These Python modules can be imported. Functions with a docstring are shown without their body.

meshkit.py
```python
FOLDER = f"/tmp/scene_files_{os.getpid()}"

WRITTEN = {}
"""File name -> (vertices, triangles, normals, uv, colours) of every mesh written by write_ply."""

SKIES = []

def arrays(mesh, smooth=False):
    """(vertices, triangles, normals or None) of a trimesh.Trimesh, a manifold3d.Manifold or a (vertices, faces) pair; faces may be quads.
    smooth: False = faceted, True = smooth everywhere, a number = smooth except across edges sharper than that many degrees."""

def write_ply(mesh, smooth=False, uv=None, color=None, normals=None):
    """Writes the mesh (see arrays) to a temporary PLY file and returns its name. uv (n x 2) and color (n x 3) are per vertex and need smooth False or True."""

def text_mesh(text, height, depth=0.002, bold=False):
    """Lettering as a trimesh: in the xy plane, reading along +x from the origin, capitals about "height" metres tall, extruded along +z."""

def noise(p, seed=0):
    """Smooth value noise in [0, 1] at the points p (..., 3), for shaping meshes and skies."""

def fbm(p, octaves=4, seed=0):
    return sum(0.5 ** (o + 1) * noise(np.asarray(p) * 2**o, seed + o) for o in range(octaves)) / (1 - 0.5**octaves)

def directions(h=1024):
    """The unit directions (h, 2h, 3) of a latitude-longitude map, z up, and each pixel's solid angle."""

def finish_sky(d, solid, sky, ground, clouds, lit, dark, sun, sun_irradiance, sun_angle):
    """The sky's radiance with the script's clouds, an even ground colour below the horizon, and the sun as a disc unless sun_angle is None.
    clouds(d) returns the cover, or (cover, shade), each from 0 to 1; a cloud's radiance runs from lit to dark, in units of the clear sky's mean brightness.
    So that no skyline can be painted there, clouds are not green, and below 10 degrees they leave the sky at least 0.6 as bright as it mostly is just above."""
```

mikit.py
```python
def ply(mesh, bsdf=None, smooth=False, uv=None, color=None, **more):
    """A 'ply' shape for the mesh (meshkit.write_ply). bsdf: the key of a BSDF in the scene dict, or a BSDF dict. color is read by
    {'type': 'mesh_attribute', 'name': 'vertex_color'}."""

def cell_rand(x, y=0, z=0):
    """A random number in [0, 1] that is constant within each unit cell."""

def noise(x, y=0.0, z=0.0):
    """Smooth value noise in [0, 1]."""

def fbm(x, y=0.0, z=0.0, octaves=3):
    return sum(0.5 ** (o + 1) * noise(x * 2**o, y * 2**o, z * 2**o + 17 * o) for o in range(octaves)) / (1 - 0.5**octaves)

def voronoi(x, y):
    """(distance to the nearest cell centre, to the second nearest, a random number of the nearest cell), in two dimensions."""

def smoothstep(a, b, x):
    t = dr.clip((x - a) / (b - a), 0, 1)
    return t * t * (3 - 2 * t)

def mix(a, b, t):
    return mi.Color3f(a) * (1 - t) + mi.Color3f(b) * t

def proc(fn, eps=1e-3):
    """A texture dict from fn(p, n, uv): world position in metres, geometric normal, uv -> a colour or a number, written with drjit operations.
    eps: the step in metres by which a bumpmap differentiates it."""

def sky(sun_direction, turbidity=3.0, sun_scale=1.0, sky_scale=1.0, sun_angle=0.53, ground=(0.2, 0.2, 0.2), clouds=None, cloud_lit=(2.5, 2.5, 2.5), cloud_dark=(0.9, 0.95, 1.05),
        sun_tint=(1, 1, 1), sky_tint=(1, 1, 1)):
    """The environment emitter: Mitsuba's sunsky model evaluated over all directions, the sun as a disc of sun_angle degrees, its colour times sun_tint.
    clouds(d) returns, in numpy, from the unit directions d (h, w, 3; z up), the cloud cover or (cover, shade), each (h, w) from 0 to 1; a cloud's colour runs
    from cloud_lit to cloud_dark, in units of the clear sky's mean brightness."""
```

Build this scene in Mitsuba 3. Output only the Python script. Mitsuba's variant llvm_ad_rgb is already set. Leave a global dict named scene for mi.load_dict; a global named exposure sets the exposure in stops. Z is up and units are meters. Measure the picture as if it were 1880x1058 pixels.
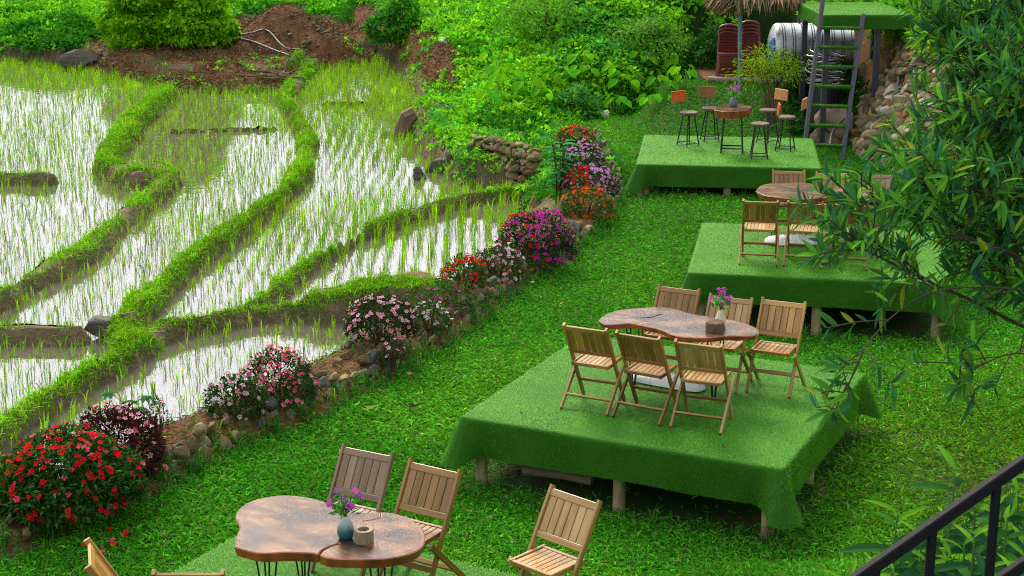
import math, numpy as np, trimesh, shapely, mitsuba as mi, mikit, meshkit
import drjit as dr
from shapely.geometry import Polygon, LineString
from mikit import proc, noise, fbm, mix, smoothstep, voronoi
T = mi.ScalarTransform4f
R = np.random.default_rng(11)
scene, labels = {}, {}

# ------------------------------------------------------------------ camera, sky, exposure
F, TH, H = 3000.0, math.atan(820 / 3000.0), 5.98          # focal length in pixels of the 1880 px wide photograph, pitch, eye height
CT, ST = math.cos(TH), math.sin(TH)
scene['camera'] = {'type': 'thinlens', 'fov': math.degrees(2 * math.atan(940 / F)), 'fov_axis': 'x', 'aperture_radius': 0.0028, 'focus_distance': 15.5,
                   'near_clip': 0.5, 'far_clip': 400.0, 'to_world': T().look_at(origin=[0, 0, H], target=[0, CT, H - ST], up=[0, 0, 1])}
SUN = np.array([-0.22, 0.70, 0.70]) / np.linalg.norm([-0.22, 0.70, 0.70])


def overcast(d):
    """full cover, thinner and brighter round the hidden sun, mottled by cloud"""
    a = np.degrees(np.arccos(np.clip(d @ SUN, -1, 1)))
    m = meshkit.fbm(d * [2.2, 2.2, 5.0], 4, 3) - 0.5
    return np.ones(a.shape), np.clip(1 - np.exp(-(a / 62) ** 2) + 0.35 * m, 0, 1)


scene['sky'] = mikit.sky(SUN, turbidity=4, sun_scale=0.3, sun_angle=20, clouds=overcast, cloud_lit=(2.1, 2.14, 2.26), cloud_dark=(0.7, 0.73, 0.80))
exposure = 3.55


def at(px, py, z=0.0):
    """The point at height z that the photograph's pixel shows (used to survey the place)."""
    x, y = (px - 940) / F, (py - 529) / F
    d = np.array([x, CT - y * ST, -ST - y * CT])
    return np.array([0, 0, H]) + (z - H) / d[2] * d


def atd(px, py, dep):
    x, y = (px - 940) / F, (py - 529) / F
    return np.array([0, 0, H]) + dep * np.array([x, CT - y * ST, -ST - y * CT])


def ats(pts, z):
    return np.array([at(a, b, z)[:2] for a, b in pts])


# ------------------------------------------------------------------ helpers
taken = {}


def numbered(name):
    k = taken.get(name, -1) + 1
    taken[name] = k
    return name if k == 0 else f'{name}_{k:03d}'


def thing(name, label, cat, group=None):
    key = numbered(name)
    labels[key] = {'label': label, 'category': cat}
    if group:
        labels[key]['group'] = group
    return key


def put(key, shape, kind=None, label=None):
    scene[key] = shape
    if kind:
        labels.setdefault(key, {})['kind'] = kind
    if label:
        labels.setdefault(key, {})['label'] = label
    return key


def part(parent, name, shape, M=None, kind=None, label=None):
    key = numbered(parent + '__' + name)
    return put(key, shape if M is None else {**shape, 'to_world': T(M)}, kind, label)


def norm(a):
    return a / np.maximum(np.linalg.norm(a, axis=-1, keepdims=True), 1e-9)


def frame(o, yaw=0.0, s=1.0):
    c, n = math.cos(yaw), math.sin(yaw)
    M = np.eye(4)
    M[:3, :3] = np.array([[c, -n, 0], [n, c, 0], [0, 0, 1]]) * s
    M[:3, 3] = o
    return M


def orient(o, d, n, s=1.0):
    """local +x along d, local +z near n"""
    d = norm(np.asarray(d, float))
    y = norm(np.cross(n, d))
    M = np.eye(4)
    M[:3, :3] = np.stack([d, y, np.cross(d, y)], 1) * s
    M[:3, 3] = o
    return M


def join(parts):
    """(v, f, ...) tuples -> one"""
    V, Fc, C, at_ = [], [], [], 0
    for p in parts:
        V.append(p[0]); Fc.append(p[1] + at_); at_ += len(p[0])
        if len(p) > 2:
            C.append(p[2])
    return (np.vstack(V), np.vstack(Fc)) + ((np.vstack(C),) if C else ())


PALETTE = []


def coded(c):
    """uv that name one palette colour and a brightness per vertex: small pieces stay one mesh each and still share one BSDF"""
    c = np.asarray(c, float)
    m = c.mean(0); key = tuple(np.round(m, 3))
    if key not in PALETTE:
        PALETTE.append(key)
    return np.c_[np.full(len(c), PALETTE.index(key) + 0.5), c.sum(1) / max(m.sum(), 1e-6)]


def shp(m, bsdf, smooth=False, normals=None):
    """mesh tuple (v, f[, colour]) -> ply; small meshes take their colour from the palette"""
    if len(m) > 2 and len(m[0]) < 1600 and bsdf != 'turf_fibre':
        path = meshkit.write_ply((m[0], m[1]), smooth, uv=coded(m[2]), normals=normals)
        return {'type': 'ply', 'filename': path, 'face_normals': meshkit.WRITTEN[path][2] is None, 'bsdf': {'type': 'ref', 'id': 'p_' + bsdf}}
    path = meshkit.write_ply((m[0], m[1]), smooth, color=m[2] if len(m) > 2 else None, normals=normals)
    return {'type': 'ply', 'filename': path, 'face_normals': meshkit.WRITTEN[path][2] is None, 'bsdf': {'type': 'ref', 'id': bsdf}}


def bar(p0, p1, w, t, up=(0, 0, 1), ch=0.004, off=0.0):
    """A chamfered bar from p0 to p1: w wide (across up), t thick (along up). Returns v, f, uv."""
    p0, p1 = np.asarray(p0, float), np.asarray(p1, float)
    d = p1 - p0
    L = np.linalg.norm(d)
    d = d / L
    s = norm(np.cross(d, up)); u = np.cross(s, d)
    a, b = w / 2, t / 2
    ring = [(a, -b + ch), (a, b - ch), (a - ch, b), (-a + ch, b), (-a, b - ch), (-a, -b + ch), (-a + ch, -b), (a - ch, -b)]
    v, uv = [], []
    for e, (q, x) in enumerate(((p0, 0), (p1, L))):
        for k, (x1, y1) in enumerate(ring):
            v.append(q + s * x1 + u * y1); uv.append((x + off, x1 + 0.7 * y1 + off * 3.1))
    f = []
    for k in range(8):
        j = (k + 1) % 8
        f += [(k, j, 8 + j), (k, 8 + j, 8 + k)]
    f = np.array(f)[:, ::-1]
    caps = [(0, k, k + 1) for k in range(1, 7)] + [(8, 8 + k + 1, 8 + k) for k in range(1, 7)]
    return np.array(v), np.vstack([f, np.array(caps)]), np.array(uv)


def barply(bsdf, *bars):
    V = np.vstack([b[0] for b in bars]); o = np.cumsum([0] + [len(b[0]) for b in bars])
    Fc = np.vstack([b[1] + k for b, k in zip(bars, o)])
    if bsdf in GRAIN:
        return grained((V, Fc), bsdf)
    if bsdf in WOODS:
        return mikit.ply((V, Fc), 'wood_mat', uv=np.vstack([b[2] for b in bars]) + [100 * WOODS[bsdf] + 0.5, 0])
    return mikit.ply((V, Fc), bsdf)


def tube(path, rad, n=8, cap=True):
    path = np.asarray(path, float)
    m = len(path)
    rad = np.broadcast_to(np.asarray(rad, float), (m,))
    t = norm(np.gradient(path, axis=0))
    ref = np.array([0, 0, 1.0]) if abs(t[0][2]) < 0.9 else np.array([1.0, 0, 0])
    a = np.zeros_like(path)
    a[0] = norm(np.cross(t[0], ref))
    for i in range(1, m):
        a[i] = norm(a[i - 1] - t[i] * np.dot(a[i - 1], t[i]))
    b = np.cross(t, a)
    th = np.arange(n) * 2 * np.pi / n
    v = (path[:, None] + rad[:, None, None] * (np.cos(th)[None, :, None] * a[:, None] + np.sin(th)[None, :, None] * b[:, None])).reshape(-1, 3)
    f = []
    for i in range(m - 1):
        for k in range(n):
            j = (k + 1) % n
            f += [(i * n + k, i * n + j, i * n + n + j), (i * n + k, i * n + n + j, i * n + n + k)]
    if cap:
        v = np.vstack([v, path[:1], path[-1:]])
        for k in range(n):
            j = (k + 1) % n
            f += [(m * n, j, k), (m * n + 1, (m - 1) * n + k, (m - 1) * n + j)]
    return v, np.array(f)


def bez(pts, n=24):
    """Catmull-Rom through pts"""
    p = np.asarray(pts, float)
    p = np.vstack([2 * p[0] - p[1], p, 2 * p[-1] - p[-2]])
    out = []
    for i in range(1, len(p) - 2):
        t = np.linspace(0, 1, max(2, n // (len(p) - 3)), endpoint=False)[:, None]
        out.append(0.5 * ((2 * p[i]) + (-p[i - 1] + p[i + 1]) * t + (2 * p[i - 1] - 5 * p[i] + 4 * p[i + 1] - p[i + 2]) * t ** 2 + (-p[i - 1] + 3 * p[i] - 3 * p[i + 1] + p[i + 2]) * t ** 3))
    return np.vstack(out + [p[-2:-1]])


def lathe(prof, n=24, flute=0.0, nf=12):
    """profile of (r, z)"""
    prof = np.asarray(prof, float)
    th = np.arange(n) * 2 * np.pi / n
    rr = prof[:, :1] * (1 + flute * np.cos(nf * th)[None])
    v = np.stack([rr * np.cos(th), rr * np.sin(th), np.repeat(prof[:, 1:], n, 1)], -1).reshape(-1, 3)
    f = []
    for i in range(len(prof) - 1):
        for k in range(n):
            j = (k + 1) % n
            f += [(i * n + k, i * n + j, i * n + n + j), (i * n + k, i * n + n + j, i * n + n + k)]
    return v, np.array(f)


def stone(seed, r=(1, 1, 1), rough=0.35, sub=2, flat=0.0):
    m = trimesh.creation.icosphere(subdivisions=sub)
    v = np.array(m.vertices)
    q = np.round(v * 1.6) / 1.6
    k = 1 + rough * (meshkit.fbm(v * 1.3 + seed * 7.3, 3, seed) - 0.5) * 1.6
    rg = np.random.default_rng(seed)
    for _ in range(11):                                           # knock off facets
        n = norm(rg.normal(size=3)); c = rg.uniform(0.5, 0.82)
        d = (v * k[:, None]) @ n
        k = np.where(d > c, k * c / np.maximum(d, 1e-6), k)
    return v * k[:, None] * np.array(r), np.array(m.faces)


def leaves(P, D, N, L, W, col, fold=0.18, droop=0.12, wide=0.45):
    """Four-sided folded leaves: 2 triangles each."""
    n = len(P)
    L = np.broadcast_to(np.asarray(L, float), (n,))[:, None]; W = np.broadcast_to(np.asarray(W, float), (n,))[:, None]
    D = norm(D); S = norm(np.cross(D, N)); N2 = np.cross(S, D)
    m = P + D * L * wide + N2 * (fold * W)
    v = np.stack([P, m + S * W / 2, m - S * W / 2, P + D * L - N2 * (droop * L)], 1).reshape(-1, 3)
    i = np.arange(n)[:, None] * 4
    f = np.hstack([i, i + 1, i + 3, i, i + 3, i + 2]).reshape(-1, 3)
    return v, f, np.repeat(col, 4, 0)


def blades(P, D, H_, W, lean, col, tipcol=None):
    """Grass: base pair, middle pair, tip; D is the horizontal lean direction."""
    n = len(P)
    H_ = np.broadcast_to(np.asarray(H_, float), (n,))[:, None]; W = np.broadcast_to(np.asarray(W, float), (n,))[:, None]
    lean = np.broadcast_to(np.asarray(lean, float), (n,))[:, None]
    D = norm(D); Z = np.array([[0, 0, 1.0]])
    S = norm(np.cross(D, Z) + R.normal(size=(n, 3)) * [0.5, 0.5, 0])
    mid = P + Z * H_ * 0.6 + D * lean * H_ * 0.3
    tip = P + Z * H_ * (1 - 0.35 * np.minimum(lean, 2)) + D * lean * H_
    v = np.stack([P + S * W * 0.35, P - S * W * 0.35, mid + S * W / 2, mid - S * W / 2, tip], 1).reshape(-1, 3)
    i = np.arange(n)[:, None] * 5
    f = np.hstack([i, i + 1, i + 3, i, i + 3, i + 2, i + 2, i + 3, i + 4]).reshape(-1, 3)
    return v, f, np.repeat(col, 5, 0)


def tint(n, base, var=0.25, hue=0.2, rg=None):
    rg = rg or R
    k = np.exp(rg.normal(0, var, (n, 1)))
    c = np.asarray(base, float) * k
    h = rg.normal(0, hue, (n, 1))
    return np.clip(c * np.hstack([1 + h, 1 + 0 * h, 1 - 0.5 * h]), 0.002, 0.95)


def rand_dir(n, up=0.0, rg=None):
    d = (rg or R).normal(size=(n, 3)); d[:, 2] += up
    return norm(d)


# ------------------------------------------------------------------ materials
VC = {'type': 'mesh_attribute', 'name': 'vertex_color'}


def two(b):
    return {'type': 'twosided', 'bsdf': b}


def pr(base, rough=0.6, spec=0.4, **k):
    return {'type': 'principled', 'base_color': base if isinstance(base, dict) else {'type': 'rgb', 'value': list(base)}, 'roughness': rough, **({} if 'eta' in k else {'specular': spec}), **k}


def palette_c(p, n, uv):
    flat = mi.Float([x for c in PALETTE for x in c])
    i = mi.UInt32(uv.x) * 3
    return mi.Color3f(dr.gather(mi.Float, flat, i), dr.gather(mi.Float, flat, i + 1), dr.gather(mi.Float, flat, i + 2)) * uv.y


def thin(base, rough, eta, trans):
    return {'type': 'principledthin', 'base_color': base, 'roughness': rough, 'eta': eta, 'diff_trans': trans, 'spec_trans': 0.0}


for pre_, base_ in (('', VC), ('p_', proc(palette_c))):
    scene[pre_ + 'leaf'] = thin(base_, 0.42, 1.4, 0.8)
    scene[pre_ + 'glossy_leaf'] = thin(base_, 0.3, 1.48, 0.6)
    scene[pre_ + 'petal'] = thin(base_, 0.6, 1.3, 0.7)
    for k_, r_, sp_ in (('vc_rough', 0.82, 0.2), ('vc_mid', 0.6, 0.3), ('vc_satin', 0.38, 0.5), ('vc_gloss', 0.22, 0.5)):
        scene[pre_ + k_] = two(pr(base_, r_, sp_))


def ground_c(p, n, uv):
    """uv.x names the kind of ground: 0 lawn soil, 1 bund, 2 bare earth, 3 under the hill's weeds, 4 mud"""
    a = fbm(p.x * 4, p.y * 4, p.z * 4, 3); b = noise(p.x * 33, p.y * 33, p.z * 33)
    k = uv.x
    c = mix((0.02, 0.055, 0.01), (0.055, 0.045, 0.02), smoothstep(0.5, 0.75, a))
    bund = mix(mix((0.06, 0.045, 0.025), (0.19, 0.14, 0.08), a), (0.05, 0.09, 0.02), smoothstep(0.55, 0.95, b))
    soil = mix(mix((0.055, 0.025, 0.011), (0.155, 0.068, 0.028), a), (0.10, 0.07, 0.033), smoothstep(0.55, 0.9, b))
    c = dr.select(k > 0.5, bund, c)
    c = dr.select(k > 1.5, soil, c)
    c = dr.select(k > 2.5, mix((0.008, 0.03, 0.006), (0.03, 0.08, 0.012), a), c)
    return dr.select(k > 3.5, mi.Color3f(0.10, 0.075, 0.045), c)


def ground_h(p, n, uv):
    return fbm(p.x * 22, p.y * 22, p.z * 22, 2)


def water_h(p, n, uv):
    return noise(p.x * 7, p.y * 7, 1) * 0.6 + noise(p.x * 23, p.y * 23, 5) * 0.2


scene['ground_mat'] = two({'type': 'bumpmap', 'arbitrary': proc(ground_h, 3e-3), 'scale': 0.03, 'bsdf': pr(proc(ground_c), 0.9, 0.15)})
scene['water_mat'] = two({'type': 'bumpmap', 'arbitrary': proc(water_h, 5e-3), 'scale': 0.0016, 'bsdf': pr((0.075, 0.066, 0.05), 0.03, eta=2.7)})
WOODS = {'dark_wood': 6, 'pale_wood': 7, 'chair_wood': 0, 'worn_wood': 1, 'red_wood': 2, 'orange_wood': 3, 'brown_wood': 4, 'seat_wood': 5}


def wood_fn(p, n, uv):
    k = dr.floor(uv.x / 100); x = uv.x - k * 100
    g = fbm(x * 3.0, uv.y * 70, 0, 3)
    g2 = smoothstep(0.35, 0.9, noise(x * 1.3 + 9, uv.y * 9, 2)) * 0.7
    c = mix(mix((0.15, 0.066, 0.011), (0.40, 0.205, 0.042), g), (0.46, 0.275, 0.075), g2)
    c = dr.select(k > 0.5, mix(mix((0.12, 0.068, 0.035), (0.25, 0.15, 0.085), g), (0.30, 0.20, 0.13), g2), c)
    c = dr.select(k > 1.5, mix((0.50, 0.07, 0.012), (0.62, 0.12, 0.02), g), c)
    c = dr.select(k > 2.5, mix((0.58, 0.20, 0.06), (0.72, 0.30, 0.10), g), c)
    c = dr.select(k > 3.5, mix((0.18, 0.08, 0.014), (0.34, 0.16, 0.03), g), c)
    c = dr.select(k > 4.5, mix(mix((0.07, 0.042, 0.028), (0.15, 0.095, 0.066), g), (0.19, 0.13, 0.10), g2), c)
    c = dr.select(k > 5.5, mix(mix((0.10, 0.042, 0.008), (0.29, 0.135, 0.028), g), (0.36, 0.20, 0.055), g2), c)
    c = dr.select(k > 6.5, mix(mix((0.22, 0.105, 0.026), (0.46, 0.27, 0.085), g), (0.52, 0.36, 0.15), g2), c)
    return c * (0.6 + 0.45 * noise(p.x * 2.1, p.y * 2.1, p.z * 2.1))


scene['wood_mat'] = two(pr(proc(wood_fn), 0.38, 0.5))


def slab_fn(p, n, uv):
    x, y = uv.x, uv.y
    wob = (fbm(x * 5, y * 5, 1, 3) - 0.5) * 0.12
    d1 = dr.sqrt(dr.square(x + 0.36) + dr.square(y - 0.02)) + wob
    d2 = dr.sqrt(dr.square(x - 0.40) + dr.square(y + 0.03)) + wob
    r = dr.minimum(d1, d2)
    ang = dr.select(d1 < d2, dr.atan2(y - 0.02, x + 0.36), dr.atan2(y + 0.03, x - 0.40))
    ring = 0.5 + 0.5 * dr.sin(r * 95 + noise(r * 14, 3, 1) * 6)
    ray = smoothstep(0.48, 0.62, noise(ang * 9, r * 4, 7))
    fig = fbm(x * 3.5, y * 8, 4, 4)
    c = mix((0.045, 0.022, 0.011), (0.27, 0.135, 0.052), smoothstep(0.25, 0.75, fig))
    c = mix(c, (0.05, 0.02, 0.012), ring * 0.35)
    c = mix(c, (0.05, 0.035, 0.035), smoothstep(0.5, 0.8, fbm(x * 2.3 + 5, y * 3.5, 9, 3)) * 0.7)
    c = mix(c, (0.022, 0.014, 0.012), ray * smoothstep(0.36, 0.04, r) * 0.95)
    return mix(c, (0.10, 0.05, 0.03), smoothstep(0.08, 0.0, r) * 0.6)


scene['slab_top'] = {'type': 'roughplastic', 'diffuse_reflectance': proc(slab_fn), 'alpha': 0.085, 'int_ior': 1.38, 'nonlinear': False}
scene['turf_fibre'] = two(pr(VC, 0.6, 0.10))
scene['black_metal'] = two(pr((0.012, 0.013, 0.017), 0.35, 0.5))
scene['rail_metal'] = {'type': 'roughplastic', 'diffuse_reflectance': {'type': 'rgb', 'value': [0.008, 0.009, 0.012]}, 'alpha': 0.5, 'int_ior': 1.22}
scene['frame_metal'] = two(pr((0.045, 0.043, 0.065), 0.45, 0.5))
scene['grey_pipe'] = two(pr((0.085, 0.085, 0.095), 0.5, 0.3))
scene['green_pipe'] = two(pr((0.12, 0.19, 0.19), 0.45, 0.5))
scene['steel'] = {'type': 'twosided', 'bsdf': {'type': 'roughconductor', 'material': 'none', 'alpha': 0.3, 'specular_reflectance': {'type': 'rgb', 'value': [0.46, 0.47, 0.48]}}}
scene['blue_paint'] = two(pr((0.015, 0.09, 0.42), 0.35, 0.5))
scene['maroon_plastic'] = two(pr((0.11, 0.016, 0.012), 0.4, 0.5))
scene['cream_glaze'] = two(pr((0.55, 0.50, 0.36), 0.35, 0.5))
scene['grey_glaze'] = two(pr((0.10, 0.11, 0.13), 0.4, 0.5))
scene['white_plastic'] = two(pr((0.72, 0.72, 0.70), 0.5, 0.4))
# surfaces whose grain and wear is given per vertex: (colour, colour, frequency, material)
GRAIN = {'dark_bark': ((0.02, 0.014, 0.010), (0.075, 0.05, 0.035), (60, 60, 20), 'vc_rough'), 'bark': ((0.05, 0.03, 0.02), (0.20, 0.13, 0.08), (25, 25, 9), 'vc_rough'), 'pale_log': ((0.13, 0.095, 0.055), (0.34, 0.27, 0.17), (40, 40, 8), 'vc_mid'),
         'post': ((0.15, 0.11, 0.06), (0.44, 0.35, 0.20), (16, 16, 9), 'vc_rough'), 'slab_edge': ((0.09, 0.024, 0.008), (0.27, 0.08, 0.022), (16, 16, 5), 'vc_satin'),
         'cloth': ((0.55, 0.58, 0.64), (0.80, 0.81, 0.82), (18, 18, 18), 'vc_mid'), 'turf': ((0.016, 0.085, 0.004), (0.028, 0.125, 0.006), (3, 3, 3), 'vc_rough')}


def grained(m, kind, smooth=False, seed=3):
    c0, c1, fr, mat = GRAIN[kind]
    v, f, n = meshkit.arrays((np.asarray(m[0], float), np.asarray(m[1])) if isinstance(m, tuple) else m, smooth)
    k = np.clip((meshkit.fbm(v * np.array(fr, float) + seed, 3, seed) - 0.5) * 1.7 + 0.5, 0, 1)[:, None]
    c = np.array(c0) * (1 - k) + np.array(c1) * k
    return shp((v, f, c), mat, False, n)


# ------------------------------------------------------------------ terrain
WZ = -0.55                                                       # water level of the paddies
bed_px = [(-190, 1030), (-70, 985), (20, 945), (130, 908), (225, 858), (330, 805), (420, 765), (520, 730), (600, 688), (680, 647), (775, 597), (850, 545), (900, 503), (985, 462), (1042, 412), (1085, 372), (1090, 322), (1072, 282), (1058, 252)]
bed_xy = ats(bed_px, 0.12)
basin_px = [(1005, 352), (965, 345), (925, 342), (868, 335), (835, 318), (800, 292), (778, 262), (772, 225), (790, 196), (775, 168), (748, 138), (725, 112), (700, 97), (640, 99), (572, 102), (540, 140), (500, 152),
            (300, 152), (288, 146), (200, 127), (110, 104), (0, 90), (-200, 66), (-420, 50), (-560, 300), (-500, 700)]
_t = norm(np.gradient(bed_xy[:14], axis=0))
basin = Polygon(np.vstack([bed_xy[:14] + np.c_[-_t[:, 1], _t[:, 0]] * 0.42, ats(basin_px, WZ)])).buffer(0)
plateau = Polygon(ats([(120, 92), (190, 74), (330, 78), (430, 44), (520, 27), (580, 34), (655, 62), (690, 84), (660, 96), (590, 100), (560, 104), (540, 138), (430, 142), (310, 143), (292, 135), (240, 118), (160, 104)], -0.1)).buffer(0)
hill_line = ats([(-900, 20), (-420, 52), (0, 84), (110, 96), (200, 74), (330, 62), (420, 40), (520, 20), (600, 30), (665, 62), (715, 96), (760, 122), (800, 160), (850, 190), (840, 215), (850, 240), (900, 252), (960, 262), (1010, 240), (1095, 218), (1180, 222), (1240, 205), (1330, 196)], -0.1)
hill_line = np.vstack([hill_line, [[5.2, 36.6], [6.2, 36.4], [12, 36.4]]])
hill_poly = Polygon(np.vstack([hill_line, [[60, 36], [60, 170], [-110, 170], [-110, hill_line[0, 1]]]])).buffer(0)
hill_edge = LineString(hill_line)
terrace = Polygon([(4.3, 36.5), (12, 36.5), (12, 41), (4.3, 41)])
rock_line = np.array([[6.9, 36.5], [6.95, 33], [6.9, 31.2], [7.3, 29.5], [7.75, 27], [8.2, 24.5], [8.7, 22], [9.2, 18], [9.6, 12]])
rock_poly = Polygon(np.vstack([rock_line, [[40, 12], [40, 60], [7.6, 60]]])).buffer(0)
rock_edge = LineString(rock_line)
bunds = [  # pixels of the crest, half width (m), crest height
    ([(-90, 835), (-30, 800), (60, 738), (130, 695), (200, 658), (265, 620), (310, 590), (390, 578), (470, 566), (550, 560), (630, 545), (680, 532), (740, 522), (810, 525)], 0.08, -0.34),
    ([(235, 625), (225, 585), (250, 553), (292, 520), (340, 472), (400, 430), (460, 390), (520, 345), (556, 300), (566, 250), (545, 208), (520, 172), (548, 142), (575, 112)], 0.13, -0.32),
    ([(430, 570), (500, 530), (560, 478), (622, 445), (680, 413), (740, 391), (800, 371), (870, 356), (940, 346), (990, 350)], 0.06, -0.36),
    ([(-60, 572), (0, 538), (60, 503), (140, 457), (188, 427), (228, 387), (276, 352), (300, 332), (308, 316), (288, 298)], 0.11, -0.32),
    ([(250, 315), (215, 300), (190, 292), (205, 262), (232, 226), (262, 196), (290, 172), (306, 158)], 0.2, -0.24),
    ([(-60, 318), (0, 318), (86, 320)], 0.12, -0.35),
    ([(-60, 598), (0, 598), (135, 598)], 0.12, -0.33),
    ([(318, 238), (400, 236), (505, 232)], 0.04, -0.46),
    ([(570, 187), (640, 188), (705, 184)], 0.04, -0.46),
    ([(600, 538), (700, 520), (780, 522), (820, 528)], 0.28, -0.2),
]
bund_lines = [(LineString(ats(p, zc)), w, zc) for p, w, zc in bunds]
bed_line = LineString(bez(np.c_[bed_xy, bed_xy[:, 0] * 0], 120)[:, :2])


def sstep(a, b, x):
    t = np.clip((x - a) / (b - a), 0, 1)
    return t * t * (3 - 2 * t)


def n2(x, y, s, seed=0, o=3):
    return meshkit.fbm(np.stack([x * s, y * s, 0 * x + 0.5], -1), o, seed) - 0.5


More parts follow.
